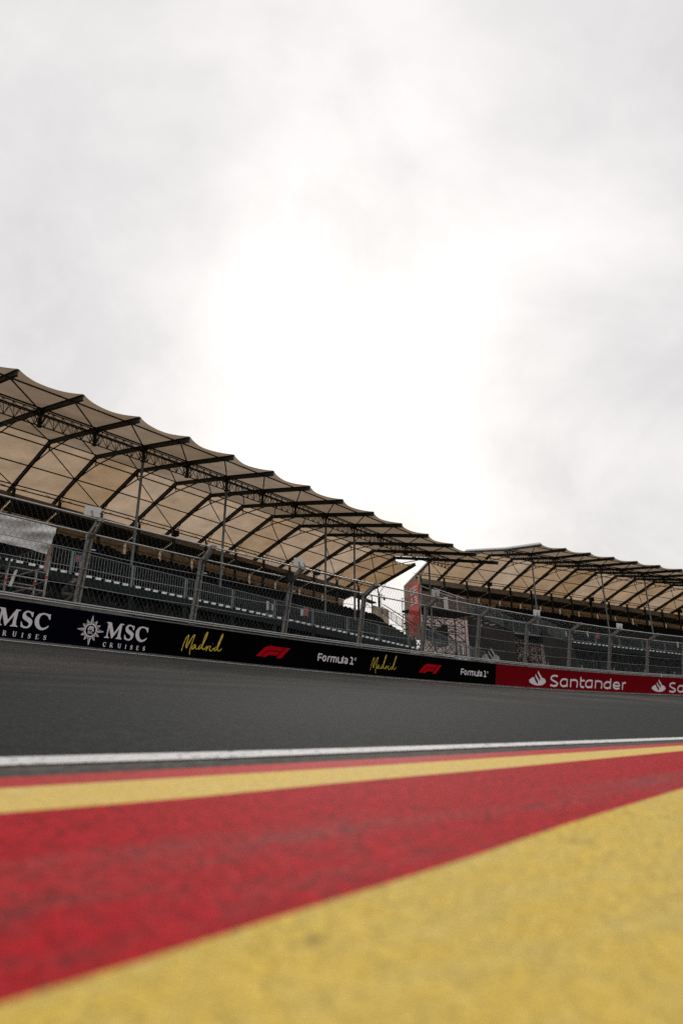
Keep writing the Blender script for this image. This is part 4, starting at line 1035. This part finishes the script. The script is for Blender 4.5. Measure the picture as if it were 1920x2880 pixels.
def dome_camera(top, tdir, label, pole_to):
    o = thing('security_camera', label, 'security camera')
    mb = MB(); mb.tube([top, Vector((top.x, top.y, pole_to))], .035, 6); mb.build('pole', MT['steel'], o, fix=False)
    mb = MB(); a = top + Vector((0, 0, -.05)); e = a + tdir * .42
    mb.tube([a, a + tdir * .3, e, e + Vector((0, 0, -.15))], .03, 6); mb.box(a, .1, .1, .3); mb.build('bracket', MT['white'], o, fix=False)
    mb = MB(); c = e + Vector((0, 0, -.32))
    for z0, z1, r0, r1 in ((.18, .08, .06, .13), (.08, -.04, .13, .15)): mb.tube([c + Vector((0, 0, z0)), c + Vector((0, 0, z1))], r0, 10, r2=r1)
    mb.build('housing', MT['white'], o, fix=False)
    mb = MB(); mb.tube([c + Vector((0, 0, -.045)), c + Vector((0, 0, -.12)), c + Vector((0, 0, -.18))], .14, 10, r2=.06); mb.build('dome', MT['blackbox'], o, smooth=True, fix=False)
dome_camera(LA(36.7, 12.5, 13.1), PA.t(36), 'dome camera on thin pole at the right end of the left grandstand, against the sky', LA(36.7, 12.5, 11.0).z)
dome_camera(PB.at(-12.80, 2.95, 10.75 + lineB(-13)), -PB.t(-13), 'white dome camera on top of the red hanging banner pole', PB.at(-12.8, 3, 10.0).z)

# far stand: access platform with stairs, mesh sheets, scaffold and hoarding
ap = thing('access_platform', 'dark raised platform with railings and stairs left of the far grandstand', 'platform')
mb = MB(); mb.hexa([LB(-12.8, 2.9, 7.38), LB(-6.6, 2.9, 7.38), LB(-6.6, 6.5, 7.38), LB(-12.8, 6.5, 7.38)], [LB(-12.8, 2.9, 7.55), LB(-6.6, 2.9, 7.55), LB(-6.6, 6.5, 7.55), LB(-12.8, 6.5, 7.55)]); mb.build('deck', MT['deck'], ap)
def rail_run(p0, p1, n, name, parent, m=MT['rail'], h=1.35, base=.1, spaced=6):
    mb = MB(); up = Vector((0, 0, 1))
    mb.tube([p0 + up * h, p1 + up * h], .028, 6); mb.tube([p0 + up * base, p1 + up * base], .022, 5)
    for k in range(n + 1):
        p = p0 + (p1 - p0) * (k / n); mb.tube([p + up * base, p + up * h], .016 if k % spaced else .03, 4, caps=False)
    return mb.build(name, m, parent, fix=False)
rail_run(LB(-10.2, 2.95, 7.5), LB(-6.7, 2.95, 7.5), 28, 'railing', ap); rail_run(LB(-12.8, 2.95, 7.5), LB(-10.3, 2.95, 7.5), 18, 'railing', ap)
rail_run(LB(-12.8, 6.4, 7.5), LB(-6.7, 6.4, 7.5), 40, 'railing', ap)
rail_run(LB(-6.6, 2.95, 7.45), LB(-1.9, 2.95, 6.15), 34, 'stair_railing', ap); rail_run(LB(-6.6, 4.6, 7.45), LB(-1.9, 4.6, 6.15), 34, 'stair_railing', ap)
for k in range(8):
    mb = MB(); s = -6.3 + .58 * k; z = 7.3 - .16 * k; mb.hexa([LB(s, 3.0, z - .05), LB(s + .4, 3.0, z - .05), LB(s + .4, 4.6, z - .05), LB(s, 4.6, z - .05)], [LB(s, 3.0, z), LB(s + .4, 3.0, z), LB(s + .4, 4.6, z), LB(s, 4.6, z)]); mb.build('stair_tread', MT['deck'], ap)
mb = MB()
for a, b in ((-12.6, 10.2), (-11.2, 9.9)): mb.tube([LB(a, 3.2, 9.6), LB(a + 3.9, 3.4, 8.95)], .04, 5)
mb.tube([LB(-12.6, 3.2, 9.6), LB(-12.6, 3.2, 7.5)], .04, 5)
mb.build('canopy_bar', MT['white'], ap, fix=False)
mb = MB(); mb.box(LB(-10.05, 2.85, 8.15), .5, .05, 1.2, PB.t(-10), PB.n(-10)); mb.build('white_board', MT['white'], ap)
def scaffold(name, label, s0, s1, ds, levels, d0, d1, zb, dens, seed, m=MT['scaf']):
    o = thing(name, label, 'scaffold'); r = random.Random(seed)
    n = int(round((s1 - s0) / ds))
    for d in (d0, d1):
        mb = MB()
        for k in range(n + 1): mb.tube([LB(s0 + k * ds, d, zb), LB(s0 + k * ds, d, levels[-1])], .04, 6)
        mb.build('upright', m, o, fix=False)
        mb = MB()
        for z in levels: mb.tube([LB(s0, d, z), LB(s1, d, z)], .038, 5)
        mb.build('ledger', m, o, fix=False)
        mb = MB()
        for k in range(n):
            for za, zb_ in zip(levels, levels[1:]):
                if r.random() < dens: mb.tube([LB(s0 + k * ds, d, za), LB(s0 + (k + 1) * ds, d, zb_)], .034, 5)
                if r.random() < dens: mb.tube([LB(s0 + (k + 1) * ds, d, za), LB(s0 + k * ds, d, zb_)], .034, 5)
        mb.build('brace', m, o, fix=False)
    mb = MB()
    for k in range(n + 1):
        for za, zb_ in zip(levels, levels[1:]):
            mb.tube([LB(s0 + k * ds, d0, za), LB(s0 + k * ds, d1, zb_)], .03, 4); mb.tube([LB(s0 + k * ds, d0, zb_), LB(s0 + k * ds, d1, zb_)], .03, 4)
    mb.build('transom', m, o, fix=False)
    return o
scaffold('braced_scaffold', 'open scaffold frame with crossed braces under the raised platform', -12.6, -6.4, 1.24, [2.2, 3.6, 4.9, 5.75, 6.35, 7.25], 5.0, 6.6, .5, .55, 2)
scaffold('braced_scaffold', 'dense scaffold bracing seen between the two dark mesh sheets', -1.95, 1.45, .85, [1.8, 2.6, 3.4, 4.2, 5.0, 5.75], 3.2, 4.8, .5, .95, 4)
br = thing('walkway_bridge', 'short railed walkway above the scaffold between the dark mesh sheets', 'walkway')
mb = MB(); mb.hexa([LB(-2.0, 2.9, 5.85), LB(1.5, 2.9, 5.85), LB(1.5, 4.9, 5.85), LB(-2.0, 4.9, 5.85)], [LB(-2.0, 2.9, 6.1), LB(1.5, 2.9, 6.1), LB(1.5, 4.9, 6.1), LB(-2.0, 4.9, 6.1)]); mb.build('deck', MT['clad'], br)
rail_run(LB(-1.95, 2.95, 6.1), LB(1.45, 2.95, 6.1), 26, 'railing', br, h=1.25)
mb = MB(); mb.tube([LB(-2.0, 2.85, 5.98), LB(1.5, 2.85, 5.98)], .05, 6); mb.build('edge_tube', MT['tube'], br, fix=False)
rail_run(LB(1.6, 3.6, 6.7), LB(5.3, 3.6, 5.75), 26, 'stair_railing', br); rail_run(LB(2.6, 3.0, 6.0), LB(5.4, 3.0, 5.6), 20, 'railing', br, h=1.2)
def sheet(label, s0, s1, zt0, zt1, zb, d, curve):
    o = thing('mesh_sheet', label, 'mesh sheet', 'dark mesh sheets hung below the far grandstand')
    rows = []
    for g in range(9):
        row = []
        for k in range(13):
            f = k / 12; s = s0 + (s1 - s0) * f; zt = zt0 + (zt1 - zt0) * f - curve * 4 * f * (1 - f); z = zt + (zb - zt) * g / 8
            row.append(PB.at(s, d + .10 * math.sin(f * 14 + g) * (g / 8) + .05 * math.sin(f * 31), z + lineB(s)))
        rows.append(row)
    mb = MB(); mb.grid(rows); mb.build('fabric', MT['dmesh'], o, smooth=True, fix=False); return o
sh1 = sheet('dark grey mesh sheet printed with a pale flame emblem at its foot', -7.7, -2.05, 7.1, 6.0, .8, 2.75, .05)
sheet('darker mesh sheet with a sloping curved top edge, right of the dense scaffold', 1.4, 5.45, 6.75, 5.5, .8, 2.6, .28)
pr = Print(); mpf = lambda x, y, o: PB.at(x, 2.52 - o, y + lineB(x))
k_ = 1.5; pr.poly([(-5.28 + (x - .771) * k_, 4.3 + (y - .945) * k_ * 1.25) for x, y in DEC['flame'][0]], mp=mpf); 
MT['palegrey'] = mat('pale_grey_print', (.30, .28, .28), .8)
pr.build('flame_print', MT['palegrey'], sh1)
ho = thing('hoarding', 'tall pale pink hoarding seen through the scaffold under the far stand', 'hoarding')
for k in range(10):
    s0 = -9.0 + 2.5 * k; mb = MB()
    mb.grid([[PB.at(s0 + .01 + 2.47 * u, 9 + .04 * math.sin(7 * u + 3 * f + k), .3 + f * (7.55 + lineB(s0 + 2.5 * u))) for u in (0, .2, .4, .6, .8, 1)] for f in (0, .25, .5, .75, 1)])
    mb.build('hoarding_panel', MT['pink'], ho, smooth=True, fix=False)
mb = MB()
for k in range(11): mb.tube([PB.at(-9.0 + 2.5 * k, 9.08, .2), PB.at(-9.0 + 2.5 * k, 9.08, 7.8 + lineB(-9.0 + 2.5 * k))], .04, 6)
tag(mb.build('support_frame', MT['scaf'], ho, fix=False), kind='stuff')
pr = Print(); mph = lambda x, y, o: PB.at(x, 8.97 - o, y + lineB(x))
for cx, cy in ((.6, 3.6), (.9, 5.2), (4.2, 4.0)): pr.ring((cx, cy), .35, .62, n=24, mp=mph)
pr.build('faded_ring_print', MT['pinkr'], ho)
sc_ = thing('fabric_scrap', 'torn dark fabric hanging from the scaffold beside the red banner', 'fabric')
mb = MB(); rows = [[LB(-12.5 + 3.6 * u, 4.4, 6.6 - 1.5 * (u if u < .55 else 1.1 - u) * 1.2 - g * (1.7 - .4 * math.sin(u * 5))) for u in (0, .15, .3, .45, .6, .75, .9, 1)] for g in (0, .5, 1)]
mb.grid(rows); mb.build('fabric', MT['dmesh'], sc_, smooth=True, fix=False)

# small items on the stand decks
def door_board(pt, ang, w, h, label, m=MT['white'], name='white_board', cat='board'):
    o = thing(name, label, cat); ax, ay = Vector((math.cos(ang), math.sin(ang), 0)), Vector((-math.sin(ang), math.cos(ang), 0))
    mb = MB(); mb.box(pt + Vector((0, 0, h / 2)), w, .05, h, ax, ay); mb.build('panel', m, o)
    mb = MB(); mb.box(pt + Vector((0, 0, h / 2)) + ax * (w / 2 + .04), .04, .06, h + .08, ax, ay); mb.box(pt + Vector((0, 0, h / 2)) - ax * (w / 2 + .04), .04, .06, h + .08, ax, ay); mb.build('frame', MT['rail'], o)
door_board(LA(16.22, 1.6, 6.0), PA.ang(16), .13, .95, 'tall white board on the left stand deck, left of a fence post')
door_board(LA(16.6, 1.6, 6.0), PA.ang(16), .12, .85, 'narrow white board just right of the taller white board')
door_board(LA(18.95, 1.6, 6.55), PA.ang(19), .16, .42, 'small white board beside the red notice behind the railing')
door_board(LA(19.27, 1.6, 6.6), PA.ang(19), .26, .55, 'red notice board behind the railing of the left stand', MT['redp'], 'notice_board', 'notice')
door_board(LA(4.58, 1.6, 6.7), PA.ang(5), .08, .30, 'small red sign behind the left stand railing, nearest fence post', MT['redp'], 'notice_board', 'notice')
door_board(LA(4.76, 1.6, 6.2), PA.ang(5), .10, .48, 'white post board under the small red sign on the left stand')
for s, z, w, h, lb, m in ((5.46, 6.4, .14, .6, 'white board at the left end of the far stand, left of its neighbours', 0), (8.42, 6.65, .16, .55, 'white board on the far stand between two red notices', 0), (21.46, 6.6, .16, .65, 'white board on the far stand deck near the right edge', 0),
                          (9.81, 6.55, .30, .5, 'red notice on the far stand deck, right of a white board', 1), (7.62, 7.1, .18, .42, 'small red notice higher up on the far stand seats', 1)):
    door_board(LB(s, 3.6 if z < 7 else 4.6, z), PB.ang(s), w, h, lb, MT['redp'] if m else MT['white'], 'notice_board' if m else 'white_board', 'notice' if m else 'board')

# left edge: scaffold tower, tarpaulin, awning and plank behind the fence
def K(s, d, z): p = BAR.at(s, d); p.z = bar_z(s) + z; return p
tw = thing('scaffold_tower', 'silver scaffold tower with red couplers behind the fence at left', 'scaffold tower')
S_ = (-.9, .95, 2.15); 
for d in (3.0, 4.4):
    for s in S_:
        mb = MB(); mb.tube([K(s, d, .9), K(s, d, 3.2 if d < 4 else 2.9)], .042, 8); o = mb.build('upright', MT['steel'], tw, smooth=True, fix=False)
        for z in (1.72, 2.42) if s > 2 else (2.1,):
            mb = MB(); mb.tube([K(s, d, z), K(s, d, z + .09)], .052, 8); mb.build('coupler', MT['redp'], o, fix=False)
for d in (3.0, 4.4):
    for z in (2.0, 2.36, 2.62):
        mb = MB(); mb.tube([K(-.9, d, z), K(2.15, d, z - .02)], .03, 6); mb.build('rung', MT['steel'], tw, fix=False)
for s in S_:
    for z in (2.0, 2.36): mb = MB(); mb.tube([K(s, 3.0, z), K(s, 4.4, z)], .03, 6); mb.build('rung', MT['steel'], tw, fix=False)
for d, a, b in ((3.0, (.95, 2.2), (2.0, 2.75)), (4.4, (.95, 1.75), (2.1, 2.3)), (4.4, (-.9, 1.75), (.9, 2.5))):
    mb = MB(); mb.tube([K(a[0], d, a[1]), K(b[0], d, b[1])], .022, 6); o = mb.build('diagonal', MT['steel'], tw, fix=False)
    mb = MB(); f = .75; c = K(a[0] + (b[0] - a[0]) * f, d, a[1] + (b[1] - a[1]) * f); mb.box(c, .07, .07, .06); mb.build('coupler', MT['redp'], o)
for k in range(4):
    mb = MB(); d = 2.95 + .38 * k; mb.hexa([K(-1.0, d, 1.64), K(2.1, d, 1.64), K(2.1, d + .34, 1.64), K(-1.0, d + .34, 1.64)], [K(-1.0, d, 1.72), K(2.1, d, 1.72), K(2.1, d + .34, 1.72), K(-1.0, d + .34, 1.72)]); mb.build('plank', MT['plank'], tw)
mb = MB(); mb.hexa([K(1.02, 2.86, 1.95), K(1.12, 2.86, 1.95), K(1.12, 2.9, 1.95), K(1.02, 2.9, 1.95)], [K(1.14, 2.86, 2.5), K(1.22, 2.86, 2.53), K(1.22, 2.9, 2.53), K(1.14, 2.9, 2.5)]); mb.build('white_card', MT['white'], tw)
tp = tag(None or MB().build('tarpaulin', MT['tarp']), 'creased white tarpaulin hung above the scaffold tower at left', 'tarpaulin') if False else None
mb = MB(); rows = []
for g in range(13):
    row = []
    for k in range(29):
        f = k / 28; s = -2.6 + (2.08 - (-2.6)) * f - .16 * (g / 12) * f
        zt = 4.16 - .05 * f; zb_ = 3.26 - .10 * f; z = zt + (zb_ - zt) * g / 12
        row.append(K(s, 2.4 + .05 * math.sin(f * 29 + g * .9) + .05 * math.sin(g * 1.3 + f * 13) + .07 * math.sin(f * 7 - g * .5), z + .02 * math.sin(f * 17) * (1 if g in (0, 12) else 0)))
    rows.append(row)
mb.grid(rows); tag(mb.build('tarpaulin', MT['tarp'], smooth=True, fix=False), 'creased white tarpaulin hung above the scaffold tower at left', 'tarpaulin')
aw = thing('awning', 'black awning under the white tarpaulin at the left edge', 'awning')
mb = MB(); mb.hexa([K(-2.6, 2.46, 2.76), K(.90, 2.46, 2.76), K(2.05, 5.0, 3.74), K(-2.6, 5.0, 3.74)], [K(-2.6, 2.46, 3.32), K(.90, 2.46, 3.32), K(2.02, 5.0, 4.0), K(-2.6, 5.0, 4.0)]); mb.build('cover', MT['awn'], aw)
mb = MB(); mb.tube([K(-2.6, 2.43, 2.77), K(.92, 2.43, 2.77), K(2.07, 5.0, 3.75)], .02, 5); mb.build('edge_bar', MT['rib'], aw, fix=False)
pk = MB(); pk.hexa([K(1.93, 2.6, 2.58), K(2.04, 2.6, 2.58), K(2.04, 2.64, 2.58), K(1.93, 2.64, 2.58)], [K(1.95, 2.6, 3.5), K(2.10, 2.6, 3.5), K(2.10, 2.64, 3.5), K(1.95, 2.64, 3.5)])
tag(pk.build('plank', MT['timber']), 'upright brown timber plank at the right end of the white tarpaulin', 'plank')
for s, w, lb in ((5.0 - 4.2, .14, 'tall white panel behind the left stand railing, under the tarpaulin'), (1.35, .10, 'second white panel right of the tall one under the tarpaulin')):
    q = LA(s - .6, 1.9, 5.95); door_board(q, PA.ang(s), w, 1.0, lb)

# crates behind the fence near the stair foot
def crate(s, d, z, w, h, dp, label, m, slats):
    o = thing('crate', label, 'crate'); t, n = BAR.t(s), BAR.n(s)
    mb = MB(); mb.box(K(s, d, z + h / 2), w, dp, h, t, n); mb.build('body', m, o)
    for k in range(slats):
        mb = MB(); mb.box(K(s, d, z + h * (k + .5) / slats) - n * (dp / 2 + .012), w * .98, .02, h / slats * .6, t, n); mb.build('slat', MT['plank'] if slats > 2 else MT['timber'], o)
crate(21.1, 3.0, 1.42, .55, .34, .4, 'brown crate behind the fence at the foot of the stairs', MT['timber'], 2)
crate(20.25, 3.0, 1.45, .50, .22, .4, 'pale slatted crate left of the brown crate behind the fence', MT['greybox'], 4)
op = thing('orange_panel', 'orange marshal panel behind the fence at the right edge', 'panel')
mb = MB(); mb.box(K(43.95, 2.0, 1.9), .8, .05, .95, BAR.t(43), BAR.n(43)); mb.build('panel', MT['orange'], op)
mb = MB(); mb.tube([K(43.95, 2.06, .8), K(43.95, 2.06, 1.9)], .04, 6); mb.build('post', MT['steel'], op, fix=False)
mb = MB()
for k in range(9):
    s = 27.8 + 3.1 * k; o = MB(); o.bar(K(s, .42, 1.0), K(s + .03, .42, 1.5), .07, .05); q = o.build('steel_stub', MT['steel'], wall)


# ------------------------------------------------------------------ a worker crouching behind the fence
def crouching_person(origin, fwd, label):
    side = Vector((-fwd.y, fwd.x, 0)); up = Vector((0, 0, 1))
    V, Rr, Ed = [], [], []
    def v(f, s, u, r, parent=None):
        V.append(origin + fwd * f + side * s + up * u); Rr.append(r)
        if parent is not None: Ed.append((parent, len(V) - 1))
        return len(V) - 1
    pel = v(-.10, 0, .36, .135)
    w = v(-.02, 0, .50, .125, pel); ch = v(.10, 0, .66, .135, w); sh_ = v(.17, 0, .76, .11, ch); nk = v(.21, 0, .81, .055, sh_)
    h0 = v(.235, 0, .865, .075, nk); h1 = v(.26, 0, .94, .092, h0); h2 = v(.25, 0, .995, .075, h1); v(.335, 0, .92, .022, h1)
    for s in (-1, 1):
        hip = v(-.06, .10 * s, .35, .10, pel); kn = v(.27, .15 * s, .44 if s > 0 else .34, .068, hip); an = v(.03, .13 * s, .09, .045, kn)
        hl = v(-.02, .13 * s, .05, .045, an); v(.17, .14 * s, .035, .036, an)
        sd = v(.17, .19 * s, .74, .062, sh_); el = v(.24, .24 * s, .47, .046, sd); wr = v(.42, .13 * s, .36, .032, el); pm = v(.48, .11 * s, .34, .035, wr)
        for k, (o, l) in enumerate(((-.03, .06), (-.01, .075), (.01, .08), (.03, .07))):
            a = v(.52, .11 * s + o, .335, .011, pm); v(.52 + l, .11 * s + o, .31, .009, a)
        t = v(.48, (.11 - .045) * s, .325, .012, pm); v(.51, (.11 - .065) * s, .30, .009, t)
    me = bpy.data.meshes.new('person'); me.from_pydata([tuple(p) for p in V], Ed, []); o = bpy.data.objects.new('person', me); COL.objects.link(o)
    m = o.modifiers.new('skin', 'SKIN'); me.skin_vertices.new() if not me.skin_vertices else None
    for i, r in enumerate(Rr): me.skin_vertices[0].data[i].radius = (r, r)
    me.skin_vertices[0].data[0].use_root = True
    sb = o.modifiers.new('sub', 'SUBSURF'); sb.levels = sb.render_levels = 1
    dg = bpy.context.evaluated_depsgraph_get(); me2 = bpy.data.meshes.new_from_object(o.evaluated_get(dg)); o.modifiers.clear(); o.data = me2
    for mm in (mat('dark_jacket', (.012, .013, .015), .8), mat('olive_trousers', (.06, .065, .05), .8), mat('skin', (.40, .24, .17), .6), mat('brown_hair', (.12, .075, .04), .7), mat('pale_shoes', (.30, .28, .26), .7)): me2.materials.append(mm)
    for p in me2.polygons:
        c = p.center - origin; f, u = c.dot(fwd), c.z
        p.material_index = 3 if u > .93 or (u > .86 and f < .27) else 2 if (u > .815 or (f > .41 and u < .42 and u > .27)) else 4 if u < .085 else 1 if (u < .45 and f < .36 and u < .42) else 0
        p.use_smooth = True
    return tag(o, label, 'person')
crouching_person(K(3.05, 3.9, 1.78), (BAR.t(3.2) * .95 - BAR.n(3.2) * .2).normalized(), 'person in dark jacket and olive trousers crouching behind the fence, beside the scaffold tower')
